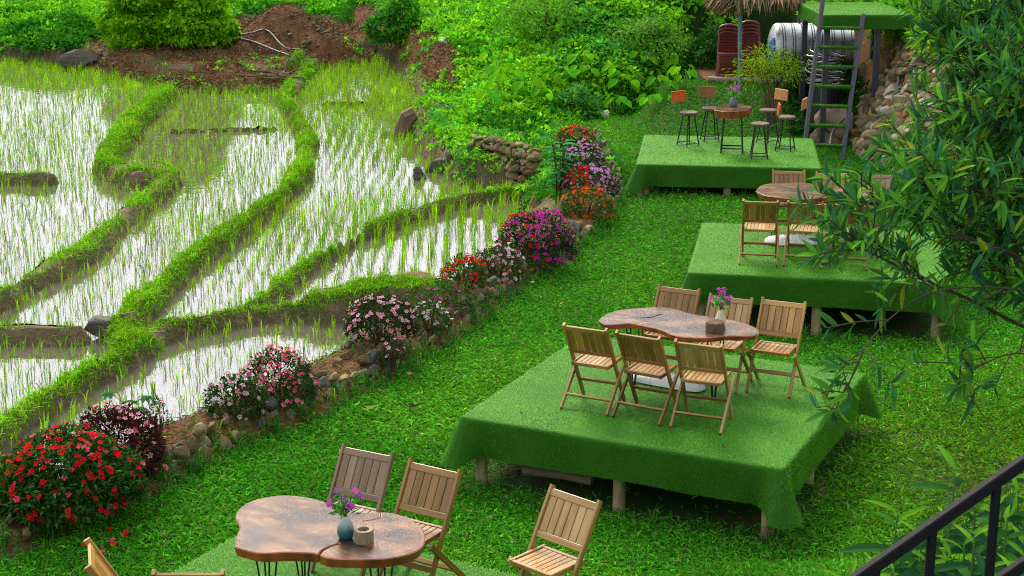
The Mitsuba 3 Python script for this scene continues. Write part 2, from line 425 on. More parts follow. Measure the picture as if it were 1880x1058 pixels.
def terrain(x, y):
    """height and class (0 lawn, 1 bund, 2 soil, 3 hill, 4 mud, 5 bed, 6 rock) at the points"""
    P = shapely.points(x, y)
    z = 0.04 * n2(x, y, 0.5, 3)
    cls = np.zeros(x.shape, int)
    # lawn falls and rises a little between the platforms
    z += -0.13 * np.exp(-((y - 20.3) / 1.8) ** 2) * sstep(0, 3, x) + 0.12 * np.exp(-((y - 27.4) / 1.6) ** 2) * sstep(1, 3, x)
    z += -0.09 * np.exp(-((y - 13.6) / 2.6) ** 2) * np.exp(-((x - 1.4) / 2.6) ** 2)
    # bank under the terrace that the picture is taken from
    bk = sstep(0.8, 3.0, x) * np.clip(13.0 - y, 0, 9) * 0.40
    z += np.where(bk > 0, bk, 0)
    # flower bed ridge
    db = shapely.distance(P, bed_line) + 0.1 * n2(x, y, 1.7, 5)
    ridge = 0.24 * sstep(0.62, 0.25, db)
    z = np.maximum(z, np.where(db < 0.62, ridge + 0.05 * n2(x, y, 3, 9), -9))
    cls[db < 0.42] = 5
    # paddies
    inb = shapely.contains(basin, P)
    de = shapely.distance(P, basin.exterior)
    deep = np.where(inb, sstep(0.0, 0.35, de + 0.1 * n2(x, y, 2, 8)), 0)
    side = np.where(inb, 0, sstep(0.30, 0.0, de))
    z = z * (1 - deep) + (-0.82 + 0.05 * n2(x, y, 0.8, 4)) * deep
    z = z - side * 0.18
    cls[deep > 0.55] = 4
    edge = (inb & (deep <= 0.55)) | (side > 0.25)
    cls[edge & (cls != 5)] = 1
    cls[(db < 1.1) & (cls == 0) & shapely.contains(basin.buffer(1.0), P)] = 1
    for ln, w, zc in bund_lines:
        d = shapely.distance(P, ln) + 0.26 * n2(x, y, 2.0, 21) + 0.3 * n2(x, y, 0.6, 23)
        h = np.where(d < w, zc, zc - (d - w) * 2.8) + 0.12 * n2(x, y, 3.2, 31)
        m = inb & (h > z)
        z = np.where(m, h, z)
        cls[m & (h > WZ - 0.12)] = 1
    # soil plateau
    inp = shapely.contains(plateau, P); dp = shapely.distance(P, plateau.exterior)
    hp = np.where(inp, -0.42 + 0.62 * sstep(0, 3.2, dp) + 0.25 * n2(x, y, 0.9, 12), -9)
    mound = lambda a, b, sx, sy, hh: hh * np.exp(-(((x - a) / sx) ** 2 + ((y - b) / sy) ** 2))
    m1, m2, m3 = at(530, 62, 0.2), at(205, 96, 0.1), at(620, 72, 0.2)
    mm = mound(m1[0], m1[1], 1.3, 1.6, 0.95) + mound(m2[0], m2[1], 0.9, 1.0, 0.35) + mound(m3[0], m3[1], 1.0, 1.0, 0.5)
    hp = np.where(inp, hp + mm * sstep(0, 0.8, dp), hp)
    z = np.maximum(z, hp); cls[inp & (hp >= z - 1e-6)] = 2
    # hill behind
    inh = shapely.contains(hill_poly, P); dh = shapely.distance(P, hill_edge)
    slope = 0.085 + 0.10 * sstep(-14, -5, x) + 0.5 * sstep(-3, 4, x)
    hh = slope * np.maximum(dh - 0.15, 0) * (1 - 0.25 * sstep(8, 30, dh)) + (0.5 + 0.5 * sstep(-8, 2, x)) * n2(x, y, 0.55, 41) * sstep(0, 2.0, dh) + 0.25 * sstep(0, 1.5, dh)
    hh = np.where(inh, np.minimum(hh, 16 + 3 * n2(x, y, 0.1, 2)) - 0.05, -9)
    cut = sstep(-6.2, -4.6, x) * sstep(-0.6, -1.6, x)
    hh = np.where(inh, hh + 0.55 * cut * sstep(0.05, 0.4, dh) * sstep(6, 1.5, dh), hh)
    z = np.where(inh, np.maximum(z, hh), z); cls[inh] = 3
    cls[inh & (cut > 0.4) & (dh < 0.75 + 0.9 * n2(x, y, 1.1, 77))] = 2
    cls[inh & inp] = 2
    ter = shapely.contains(terrace, P)
    z = np.where(ter, 0.82 + 0.05 * n2(x, y, 1, 6), z); cls[ter] = 2
    rmp = sstep(2.6, 3.6, x) * sstep(6.6, 5.8, x) * sstep(32.4, 36.4, y) * 0.78
    mr = (rmp > 0.01) & (rmp > z) & (y < 36.55) & (y > 31)
    z = np.where(mr, rmp, z); cls[mr] = 0
    inr = shapely.contains(rock_poly, P); dk = shapely.distance(P, rock_edge)
    hr = np.where(inr, np.where(dk < 1.05, 2.0 * dk, 2.1 + 0.65 * (dk - 1.05)) + 0.5 * n2(x, y, 0.9, 14) * sstep(0, 0.8, dk), -9)
    hr = np.minimum(hr, 11)
    m = inr & (hr > z)
    z = np.where(m, hr, z); cls[m] = np.where(dk[m] < 1.25, 6, 3)
    cls[(cls == 0) & (y > 40) & (x < -1)] = 2
    return z, cls


ys = np.concatenate([np.arange(3, 13, 0.25), np.arange(13, 40, 0.11), np.arange(40, 58, 0.16), 58 * 1.035 ** np.arange(0, 30)])
xs = np.concatenate([-90 * 1.06 ** -np.arange(0, 26), np.arange(-19.5, 10, 0.115), 10 * 1.09 ** np.arange(0, 18)])
GX, GY = np.meshgrid(xs, ys)
gz, gc = terrain(GX.ravel(), GY.ravel())
GV = np.stack([GX.ravel(), GY.ravel(), gz], 1)
nx, ny = len(xs), len(ys)
q = (np.arange(ny - 1)[:, None] * nx + np.arange(nx - 1)[None]).ravel()
quads = np.stack([q, q + 1, q + nx + 1, q + nx], 1)
qc = gc[quads].max(1)
qc = np.where((gc[quads] == 0).sum(1) >= 2, 0, qc)
from scipy.interpolate import RegularGridInterpolator
_gi = RegularGridInterpolator((ys, xs), gz.reshape(ny, nx), bounds_error=False, fill_value=0.0)
_gn = RegularGridInterpolator((ys, xs), gc.reshape(ny, nx).astype(float), method='nearest', bounds_error=False, fill_value=0.0)


def ground(x, y):
    z = _gi(np.stack([np.asarray(y, float), np.asarray(x, float)], -1))
    return float(z[0]) if z.size == 1 and np.ndim(x) == 0 else z


def gclass(x, y):
    return _gn(np.stack([np.asarray(y, float), np.asarray(x, float)], -1)).astype(int)


def gp(x, y, dz=0.0):
    return np.array([x, y, float(ground(x, y)) + dz])


def hit(px_, py_, lift=0.0):
    """the point of the ground that the photograph's pixel shows"""
    D = np.arange(9, 75, 0.04)
    Q = np.array([atd(px_, py_, 1.0)]) - [0, 0, H]
    Q = Q * D[:, None] + [0, 0, H]
    g = ground(Q[:, 0], Q[:, 1])
    i = int(np.argmax(Q[:, 2] < g + 0.02))
    return np.array([Q[i, 0], Q[i, 1], g[i] + lift])


vn = np.zeros_like(GV)
tri = np.vstack([quads[:, [0, 1, 2]], quads[:, [0, 2, 3]]])
fn_ = np.cross(GV[tri[:, 1]] - GV[tri[:, 0]], GV[tri[:, 2]] - GV[tri[:, 0]])
for k in range(3):
    np.add.at(vn, tri[:, k], fn_)
vn = norm(vn)
for c, name, m in ((0, 'lawn', 0), (1, 'paddy_bund', 1), (2, 'earth_terrace', 2), (3, 'hillside', 3), (4, 'paddy_mud', 4), (5, 'flower_bed', 2), (6, 'rock_slope', 2)):
    f = quads[qc == c]
    u, inv = np.unique(f, return_inverse=True)
    inv = inv.reshape(f.shape)
    ff = np.vstack([inv[:, [0, 1, 2]], inv[:, [0, 2, 3]]])
    path = meshkit.write_ply((GV[u], ff), False, normals=vn[u], uv=np.full((len(u), 2), float(m)))
    put(name, {'type': 'ply', 'filename': path, 'face_normals': False, 'bsdf': {'type': 'ref', 'id': 'ground_mat'}}, 'structure')
wp = np.array(Polygon(basin).buffer(0.35).exterior.coords)[:-1]
wt = trimesh.creation.triangulate_polygon(Polygon(wp), engine='earcut')
put('paddy_water', mikit.ply((np.c_[wt[0], np.full(len(wt[0]), WZ)], wt[1]), 'water_mat'), 'structure')


def in_view(P, m=60):
    """the part of the ground around what the photograph shows, with a margin"""
    x, y, z = P[:, 0], P[:, 1], P[:, 2] - H
    d = y * CT - z * ST
    u = 940 + F * x / d; v = 529 - F * (y * ST + z * CT) / d
    return (u > -m * 3) & (u < 1880 + m * 3) & (v > -m * 2) & (v < 1058 + m * 3) & (d > 3)


# ------------------------------------------------------------------ platforms covered in artificial turf
PZ = 0.65
plats = [  # corner (near left), yaw, width, depth, label
    ((-3.43, 9.75), -28.2, 3.1, 3.02, 'green turf platform in the bottom foreground under the split round-ended wooden table'),
    ((-0.5, 14.82), -25.5, 3.2, 3.0, 'large green turf platform in the middle with six chairs and the vase on its table'),
    ((2.25, 20.25), -10.2, 3.3, 2.9, 'green turf platform partly hidden behind the overhanging leafy branches'),
    ((2.13, 27.55), -7.2, 3.12, 2.9, 'farthest green turf platform carrying the bar stools and small high table'),
]


def carpet(w, d, drop, flare=1.0):
    rc, st = 0.04, 0.035
    pts, nrm, cd = [], [], []
    cs = [(0, 0), (w, 0), (w, d), (0, d)]
    for k in range(4):
        a, b = np.array(cs[k], float), np.array(cs[(k + 1) % 4], float)
        L = np.linalg.norm(b - a); t = (b - a) / L; n = np.array([t[1], -t[0]])
        for s in np.linspace(rc, L - rc, int(L / st)):
            pts.append(a + t * s + n * 0); nrm.append(n); cd.append(min(s, L - s))
        c0 = b - t * rc - n * rc
        for g in np.linspace(0, 1, 5)[1:-1]:
            nn = n * math.cos(g * math.pi / 2) + t * math.sin(g * math.pi / 2)
            pts.append(c0 + nn * rc); nrm.append(nn); cd.append(0)
    pts, nrm, cd = np.array(pts), np.array(nrm), np.array(cd)
    m = len(pts)
    s = np.arange(m) * st
    c = np.exp(-(cd / 0.13) ** 2); dip = np.exp(-((cd - 0.26) / 0.12) ** 2)
    hem = 0.03 * (meshkit.fbm(np.stack([s * 1.3, 0 * s, 0 * s], 1), 2, 5) - 0.5)
    rows = []
    for off, z in ((-0.04, 0.0), (-0.02, -0.003), (-0.006, -0.012), (0.0, -0.03)):
        rows.append(np.c_[pts + nrm * (off + 0.006), np.full(m, z)])
    for t in np.linspace(0.12, 1, 8):
        o = 0.006 + t * flare * (0.20 * c - 0.035 * dip) + 0.012 * t * np.sin(s * 2.3) * (1 - c)
        rows.append(np.c_[pts + nrm * o[:, None], -0.03 - t * (drop + 0.10 * flare * c + hem)])
    v = np.vstack(rows)
    f = []
    for i in range(len(rows) - 1):
        a = i * m + np.arange(m); b = i * m + (np.arange(m) + 1) % m
        f.append(np.stack([a, a + m, b + m, b], 1))
    f = np.vstack(f)
    top = np.arange(m)
    ctr = len(v)
    v = np.vstack([v, [[w / 2, d / 2, 0]]])
    tri = np.vstack([f[:, [0, 1, 2]], f[:, [0, 2, 3]], np.stack([np.full(m, ctr), top, (top + 1) % m], 1)])
    return v, tri, m


def fibres(v, tri, count, L=0.024, W=0.006, base=(0.054, 0.215, 0.008)):
    a, b, c = v[tri[:, 0]], v[tri[:, 1]], v[tri[:, 2]]
    n = np.cross(b - a, c - a); ar = np.linalg.norm(n, axis=1)
    k = R.choice(len(tri), count, p=ar / ar.sum())
    r1, r2 = np.sqrt(R.random(count))[:, None], R.random(count)[:, None]
    P = a[k] * (1 - r1) + b[k] * r1 * (1 - r2) + c[k] * r1 * r2
    nn = norm(n[k])
    d = norm(nn + R.normal(size=(count, 3)) * 0.55 + np.array([0, 0, -0.15]))
    S = norm(np.cross(d, R.normal(size=(count, 3)))) * W / 2
    L = L * R.uniform(0.6, 1.2, (count, 1))
    vv = np.stack([P - S, P + S, P + d * L], 1).reshape(-1, 3)
    fibres.normals = np.repeat(norm(nn * 0.8 + R.normal(size=(count, 3)) * 0.10), 3, 0)
    return vv, np.arange(count * 3).reshape(-1, 3), np.repeat(tint(count, base, 0.07, 0.06) * (0.8 + 0.4 * meshkit.fbm(P * 2.2, 3, 8)[:, None]), 3, 0)


PF = []
for (cx, cy), yaw, w, d, lab in plats:
    p = thing('turf_platform', lab, 'platform', 'turf covered dining platforms')
    labels[p].pop('group')
    M = frame([cx, cy, PZ], math.radians(yaw)); PF.append((M, w, d, p))
    v, tri, m = carpet(w, d, 0.35)
    part(p, 'carpet', grained((v, tri), 'turf', 45), M)
    part(p, 'turf_pile', shp(fibres(v, tri, 90000), 'turf_fibre', normals=fibres.normals), M, kind='stuff')
    for i in range(3):
        for j in range(3):
            x, y = 0.16 + (w - 0.32) * i / 2, 0.14 + (d - 0.28) * j / 2
            wx = M @ [x, y, 0, 1]
            g = float(ground(wx[0], wx[1])) - 0.12 - PZ
            rr = 0.062 + 0.006 * R.normal()
            part(p, 'post', grained(tube(np.c_[np.full(9, x), np.full(9, y), np.linspace(g, -0.06, 9)], rr, 14), 'post', 40), M)
    for j in range(3):
        y = 0.14 + (d - 0.28) * j / 2
        part(p, 'joist', barply('bark', bar([0.03, y, -0.1], [w - 0.03, y, -0.1], 0.06, 0.08)), M)

# ------------------------------------------------------------------ folding chairs
CW, CH = 0.46, 0.86


def chair_parts(wood):
    """local frame: front is +y; every entry is (name, ply)"""
    out = []
    o = iter(R.uniform(0, 40, 60))
    top, foot = np.array([0, -0.25, CH]), np.array([0, 0.24, 0.0])
    ax = lambda s, z: foot * (1 - z / CH) + top * (z / CH) + [s * (CW / 2 - 0.012), 0, 0]
    nb = norm(np.cross([1, 0, 0], top - foot))                     # across the back
    for s in (-1, 1):
        out.append(('back_post', barply(wood, bar(ax(s, 0), ax(s, CH), 0.024, 0.046, nb, off=next(o)))))
        a = CW / 2 - 0.04
        out.append(('leg', barply(wood, bar([s * (a + 0.052), -0.25, 0], [s * (a + 0.052), 0.19, 0.425], 0.022, 0.044, norm(np.cross([1, 0, 0], [0, 0.44, 0.425])), off=next(o)))))
    pa = lambda s, z, k=0.0: ax(0, z) + [s, 0, 0] + nb * k
    hw = CW / 2 - 0.025
    out.append(('backrest__top_rail', barply(wood, bar(pa(-hw, CH - 0.045), pa(hw, CH - 0.045), 0.055, 0.022, nb, off=next(o)))))
    out.append(('backrest__lower_rail', barply(wood, bar(pa(-hw, 0.545), pa(hw, 0.545), 0.05, 0.022, nb, off=next(o)))))
    for k in range(6):
        x = -hw + (k + 0.5) * 2 * hw / 6
        out.append(('backrest__slat', barply(wood, bar(pa(x, 0.57, 0.001), pa(x, CH - 0.07, 0.001), 2 * hw / 6 - 0.007, 0.013, nb, 0.002, off=next(o)))))
    sy0, sy1, sz = -0.12, 0.25, 0.44
    for s in (-1, 1):
        out.append(('seat__side_rail', barply(wood, bar([s * (hw - 0.022), sy0, sz - 0.012], [s * (hw - 0.022), sy1, sz - 0.004], 0.024, 0.04, off=next(o)))))
    out.append(('seat__cross_rail', barply(wood, bar([-hw + 0.036, sy1 - 0.018, sz - 0.004], [hw - 0.036, sy1 - 0.018, sz - 0.004], 0.034, 0.03, off=next(o)))))
    out.append(('seat__cross_rail', barply(wood, bar([-hw + 0.036, sy0 + 0.018, sz - 0.012], [hw - 0.036, sy0 + 0.018, sz - 0.012], 0.034, 0.03, off=next(o)))))
    for k in range(7):
        w = (2 * hw - 0.076) / 7
        x = -hw + 0.038 + (k + 0.5) * w
        out.append(('seat__slat', barply(wood, bar([x, sy0 + 0.037, sz - 0.009], [x, sy1 - 0.037, sz - 0.001], w - 0.006, 0.013, (0, 0, 1), 0.002, off=next(o)))))
    rl = CW / 2 + 0.005
    out.append(('stretcher', barply(wood, bar([-rl + 0.0, -0.135, 0.112], [rl, -0.135, 0.112], 0.04, 0.02, (0, 0.6, 0.8), off=next(o)))))
    q = ax(0, 0.2)
    out.append(('stretcher', barply(wood, bar(q + [-hw, 0, 0], q + [hw, 0, 0], 0.04, 0.018, nb, off=next(o)))))
    return out


SETS = [chair_parts(w) for w in ('chair_wood', 'dark_wood', 'pale_wood')]
SETG = chair_parts('worn_wood')


def folding_chair(x, y, yaw, label, k=0, z=PZ):
    t = thing('folding_chair', label, 'chair', 'folding wooden chairs at the slab tables')
    labels[t].pop('group')
    M = frame([x, y, z + 0.012], yaw)
    for name, s in (SETG if k < 0 else SETS[k % 3]):
        part(t, name, s, M)
    return t


def place(M, x, y):
    return (M @ [x, y, 0, 1])[:2]


yw = [math.radians(p[1]) for p in plats]
# middle platform: near row seen from behind, far row facing the camera
for i, (px_, py_, dy, lab, k) in enumerate([
        ((1032, 752), (1112, 765), 0.06, 'folding wooden chair seen from behind, left end of the near row on the middle platform', 0),
        ((1127, 768), (1208, 783), 0.04, 'folding wooden chair seen from behind, centre of the near row on the middle platform', 1),
        ((1233, 787), (1321, 799), 0.02, 'folding wooden chair seen from behind, right end of the near row on the middle platform', 2)]):
    a, b = at(*px_, PZ), at(*py_, PZ)
    c = (a + b) / 2; yaw = math.atan2(b[1] - a[1], b[0] - a[0])
    n = np.array([-math.sin(yaw), math.cos(yaw)])
    folding_chair(*(c[:2] + n * 0.25), yaw, lab, k)
for (bx, by), yaw, lab, k in [((1248, 528), -26, 'folding wooden chair facing the camera behind the left half of the middle table', 1),
                              ((1343, 545), -24, 'folding wooden chair facing the camera behind the purple flowers on the middle table', 2),
                              ((1440, 552), -24, 'folding wooden chair facing the camera at the right end of the middle table', 0)]:
    p = at(bx, by, PZ + CH)
    yaw = math.radians(yaw) + math.pi
    n = np.array([-math.sin(yaw), math.cos(yaw)])
    folding_chair(*(p[:2] + n * 0.25), yaw, lab, k)
# third platform
for (a, b, lab, k) in [((1357, 487), (1426, 490), 'folding wooden chair seen from behind, clear of leaves at the left of the third platform', 0),
                       ((1440, 490), (1506, 494), 'folding wooden chair seen from behind under the tip of the leafy branch', 2),
                       ((1521, 493), (1590, 498), 'folding wooden chair seen from behind, half covered by leaves on the third platform', 1)]:
    a, b = at(*a, PZ), at(*b, PZ)
    c = (a + b) / 2; yaw = math.atan2(b[1] - a[1], b[0] - a[0])
    folding_chair(*(c[:2] + np.array([-math.sin(yaw), math.cos(yaw)]) * 0.25), yaw, lab, k)
for (bx, by), yaw, lab, k in [((1448, 313), -3, 'folding wooden chair with its back showing above the left end of the third table', 1),
                              ((1528, 317), -4, 'folding wooden chair with its back showing above the middle of the third table', 0),
                              ((1607, 320), -4, 'folding wooden chair nearest the rock slope on the third platform', -1)]:
    p = at(bx, by, PZ + CH)
    yaw = math.radians(yaw) + math.pi
    folding_chair(*(p[:2] + np.array([-math.sin(yaw), math.cos(yaw)]) * 0.25), yaw, lab, k)
# near platform: (centre of the backrest top) and yaw
for (bx, by), yaw, lab, k in [((677, 826), 152, 'weathered greyish folding chair behind the vase on the nearest table', -1),
                              ((800, 855), 149, 'golden folding chair at the right end of the nearest table', 1),
                              ((1058, 907), 138, 'golden folding chair standing alone at the right of the nearest table', 2),
                              ((160, 1018), -75, 'folding chair cut by the bottom edge near the red bush', 0),
                              ((345, 1053), 0, 'folding chair of which only the top rail shows at the bottom edge', 2)]:
    p = at(bx, by, PZ + CH)
    yaw = math.radians(yaw)
    folding_chair(*(p[:2] + np.array([-math.sin(yaw), math.cos(yaw)]) * 0.25), yaw, lab, k)

# ------------------------------------------------------------------ slab tables
TZ = PZ + 0.73


def slab(outline, thick, yaw, bump=0.012, cracks=()):
    """outline: world xy; returns centre frame and the top and edge meshes, in a local frame turned by yaw"""
    o = np.array(outline); c = (o.min(0) + o.max(0)) / 2
    cs, sn = math.cos(yaw), math.sin(yaw)
    l = (o - c) @ np.array([[cs, -sn], [sn, cs]])
    l = bez(np.c_[np.vstack([l, l[:1]]), np.zeros(len(l) + 1)], 150)[:-1, :2]
    s = np.arange(len(l))
    l = l * (1 + 0.006 * (meshkit.fbm(np.c_[s * 0.35, 0 * s, 0 * s], 3, 4) - 0.5)[:, None])
    poly = Polygon(l).buffer(0)
    for k in cracks:
        poly = poly.difference(LineString((np.array(k[0]) - c) @ np.array([[cs, -sn], [sn, cs]])).buffer(k[1], cap_style=1))
    if poly.geom_type != 'Polygon':
        poly = max(poly.geoms, key=lambda g: g.area)
    inner = poly.buffer(-0.008)
    if inner.geom_type != 'Polygon':
        inner = max(inner.geoms, key=lambda g: g.area)
    v2, f2 = trimesh.creation.triangulate_polygon(inner, engine='earcut')
    top = (np.c_[v2, np.zeros(len(v2))], f2, v2)
    body = trimesh.creation.extrude_polygon(poly, thick - 0.006, engine='earcut')
    body.apply_translation([0, 0, -thick])
    vv = np.array(body.vertices)
    low = vv[:, 2] < -thick / 2
    vv[low, :2] *= 0.975
    # bevel between the body and the polished top
    ring = np.array(inner.exterior.coords)[:-1]
    bev = poly.exterior
    rr = np.array([bev.interpolate(bev.project(shapely.geometry.Point(q))).coords[0] for q in ring])
    m = len(ring)
    bv = np.vstack([np.c_[ring, np.zeros(m)], np.c_[rr, np.full(m, -0.0062)]])
    a = np.arange(m); b = (a + 1) % m
    bf = np.vstack([np.stack([a, a + m, b + m], 1), np.stack([a, b + m, b], 1)])
    V, Fc = join([(vv, np.array(body.faces)), (bv, bf)])
    return c, top, (V, Fc)


def table(name_label, outline, thick, yaw, legs, cracks=(), z=TZ, cat='table'):
    t = thing('slab_table', name_label, cat)
    c, top, body = slab(outline, thick, yaw, cracks=cracks)
    M = frame([c[0], c[1], z], yaw)
    part(t, 'table_top', mikit.ply((top[0], top[1]), 'slab_top', uv=top[2]), M)
    part(t, 'live_edge', grained(body, 'slab_edge', 35), M)
    for x, y in legs:                                             # hairpin leg: two rods meeting in a bend at the floor
        h = z - PZ - thick - 0.012
        for s in (-1, 1):
            P = bez([[x + s * 0.075, y - 0.06, -thick], [x + s * 0.015, y - 0.012, -thick - h * 0.97], [x + s * 0.012, y, -thick - h], [x + s * 0.015, y + 0.012, -thick - h * 0.97], [x + s * 0.075, y + 0.06, -thick]], 28)
            part(t, 'hairpin_leg', mikit.ply(tube(P, 0.0065, 6), 'black_metal', smooth=60), M)
        part(t, 'leg_plate', barply('black_metal', bar([x - 0.1, y, -thick - 0.004], [x + 0.1, y, -thick - 0.004], 0.14, 0.006, ch=0.001)), M)
    return t, M


o2 = ats([(1098, 588), (1112, 577), (1140, 569), (1180, 565), (1212, 564), (1240, 567), (1265, 575), (1300, 581), (1340, 587), (1368, 594), (1388, 602), (1394, 610), (1385, 616), (1362, 617), (1335, 617), (1305, 620), (1268, 620), (1238, 616), (1222, 609), (1208, 604), (1184, 599), (1160, 594), (1140, 595), (1112, 596)], TZ)
table('brown figure-eight slab table with purple flowers on the middle platform', o2, 0.05, yw[1], [(-0.45, 0.03), (0.42, -0.02)],
      [(ats([(1177, 584), (1196, 583), (1214, 577)], TZ), 0.004), (ats([(1172, 595), (1180, 593), (1188, 592)], TZ), 0.006)])
o1 = ats([(430, 1004), (434, 985), (440, 968), (433, 950), (442, 931), (470, 917), (520, 909), (570, 914), (610, 926), (645, 940), (690, 940), (722, 942), (752, 952), (772, 967), (781, 985), (776, 1003), (752, 1017), (705, 1026), (650, 1027), (604, 1025), (582, 1017), (562, 1015), (520, 1014), (480, 1016), (450, 1010)], TZ)
table('long split slab table with teal vase on the nearest platform', o1, 0.07, yw[0], [(-0.42, -0.18), (0.42, 0.0), (-0.42, 0.25)],
      [(ats([(585, 1019), (592, 1010), (606, 1003), (622, 998)], TZ), 0.007), (ats([(698, 939), (699, 950), (683, 955), (667, 957)], TZ), 0.003)])
o3 = ats([(1387, 351), (1397, 341), (1418, 336), (1450, 334), (1490, 337), (1530, 341), (1565, 342), (1600, 344), (1622, 351), (1626, 361), (1610, 368), (1575, 370), (1540, 365), (1510, 363), (1475, 366), (1440, 364), (1405, 359)], TZ)
table('pale slab table behind the overhanging leaves on the third platform', o3, 0.06, yw[2], [(-0.6, 0.0), (0.5, 0.0)])
TZ4 = PZ + 0.80
o4 = ats([(1312, 198), (1318, 194), (1330, 192), (1345, 190), (1360, 191), (1378, 193), (1376, 200), (1368, 204), (1352, 206), (1338, 207), (1322, 205), (1313, 203)], TZ4)
o4 = (o4 - o4.mean(0)) * [1.0, 0.8] + o4.mean(0)
t4 = thing('high_table', 'small high table with thick red-brown slab top on the farthest platform', 'table')
c4, top4, body4 = slab(o4, 0.13, yw[3])
M4 = frame([c4[0], c4[1], TZ4], yw[3])
part(t4, 'table_top', mikit.ply((top4[0], top4[1]), 'slab_top', uv=top4[2]), M4)
part(t4, 'live_edge', grained(body4, 'slab_edge', 35), M4)
for s in (-1, 1):
    for e in (-1, 1):
        part(t4, 'leg', barply('black_metal', bar([s * 0.15, e * 0.13, -0.13], [s * 0.19, e * 0.17, -0.788], 0.03, 0.03, (0, 1, 0))), M4)
    part(t4, 'foot_rail', barply('black_metal', bar([-0.17, s * 0.158, -0.70], [0.17, s * 0.158, -0.70], 0.022, 0.022)), M4)
    part(t4, 'foot_rail', barply('black_metal', bar([s * 0.178, -0.14, -0.70], [s * 0.178, 0.14, -0.70], 0.022, 0.022)), M4)

# ------------------------------------------------------------------ bar stools
sv, sf = lathe([(0.001, 0.56), (0.15, 0.56), (0.165, 0.572), (0.165, 0.6), (0.155, 0.612), (0.001, 0.614)], 22)
STOOL = mikit.ply((sv, sf), 'wood_mat', uv=np.c_[sv[:, 0] + 502, sv[:, 1]])
for (fx, fy), yaw, back, lab in [((1263, 268), 213, 'red_wood', 'bar stool with a tilted bright red back panel at the left'),
                                 ((1303, 259), 187, 'brown_wood', 'bar stool with a brown back panel behind the small high table'),
                                 ((1393, 291), 86, None, 'bar stool nearest the camera on the far platform, its red panel edge-on'),
                                 ((1441, 277), 66, 'orange_wood', 'bar stool with a narrow-looking orange back panel beside the ladder'),
                                 ((1409, 263), 128, 'orange_wood', 'bar stool with a pale orange back panel behind the others at right')]:
    t = thing('bar_stool', lab, 'stool')
    p = at(fx, fy, PZ)
    M = frame([p[0], p[1], PZ + 0.012], math.radians(yaw))
    part(t, 'seat', STOOL, M)
    for k in range(4):
        a = math.pi / 4 + k * math.pi / 2
        u, v_ = np.array([math.cos(a), math.sin(a), 0]), None
        part(t, 'leg', mikit.ply(tube([u * 0.10 + [0, 0, 0.56], u * 0.20], 0.0115, 6), 'black_metal', smooth=60), M)
        b = a + math.pi / 2
        w_ = np.array([math.cos(b), math.sin(b), 0])
        part(t, 'foot_ring', mikit.ply(tube([u * 0.192 + [0, 0, 0.05], w_ * 0.192 + [0, 0, 0.05]], 0.009, 6), 'black_metal', smooth=60), M)
    bk = back or 'red_wood'
    for s in (-1, 1):
        part(t, 'back_rod', mikit.ply(tube(bez([[s * 0.05, -0.10, 0.552], [s * 0.05, -0.2, 0.552], [s * 0.05, -0.265, 0.60], [s * 0.05, -0.29, 0.70], [s * 0.05, -0.31, 0.90]], 16), 0.006, 6), 'black_metal', smooth=60), M)
    part(t, 'back_panel', barply(bk, bar([-0.155, -0.312, 0.85], [0.155, -0.312, 0.85], 0.2, 0.028, (0, 1, 0.09))), M)

# ------------------------------------------------------------------ things on the tables
def flower_mesh(col, eye, seed, petals=5, cup=0.25):
    rg = np.random.default_rng(seed)
    V, Fc, C = [[0, 0, 0]], [], [eye]
    for k in range(petals):
        a = 2 * math.pi * k / petals + rg.normal(0, 0.08)
        r = rg.uniform(0.85, 1.1); h = cup * rg.uniform(0.4, 1.3)
        i = len(V)
        for da, rr, zz in ((-0.55, 0.72, h * 0.7), (-0.2, 1.0, h), (0.2, 1.0, h * 0.9), (0.55, 0.72, h * 0.6)):
            V.append([rr * r * math.cos(a + da), rr * r * math.sin(a + da), zz])
            C.append(np.array(col) * rg.uniform(0.8, 1.15))
        Fc += [(0, i, i + 1), (0, i + 1, i + 2), (0, i + 2, i + 3)]
    return np.array(V, float), np.array(Fc), np.clip(np.array(C, float), 0, 0.95)


PURP = [(0.42, 0.05, 0.50), (0.55, 0.08, 0.42), (0.20, 0.05, 0.42)]


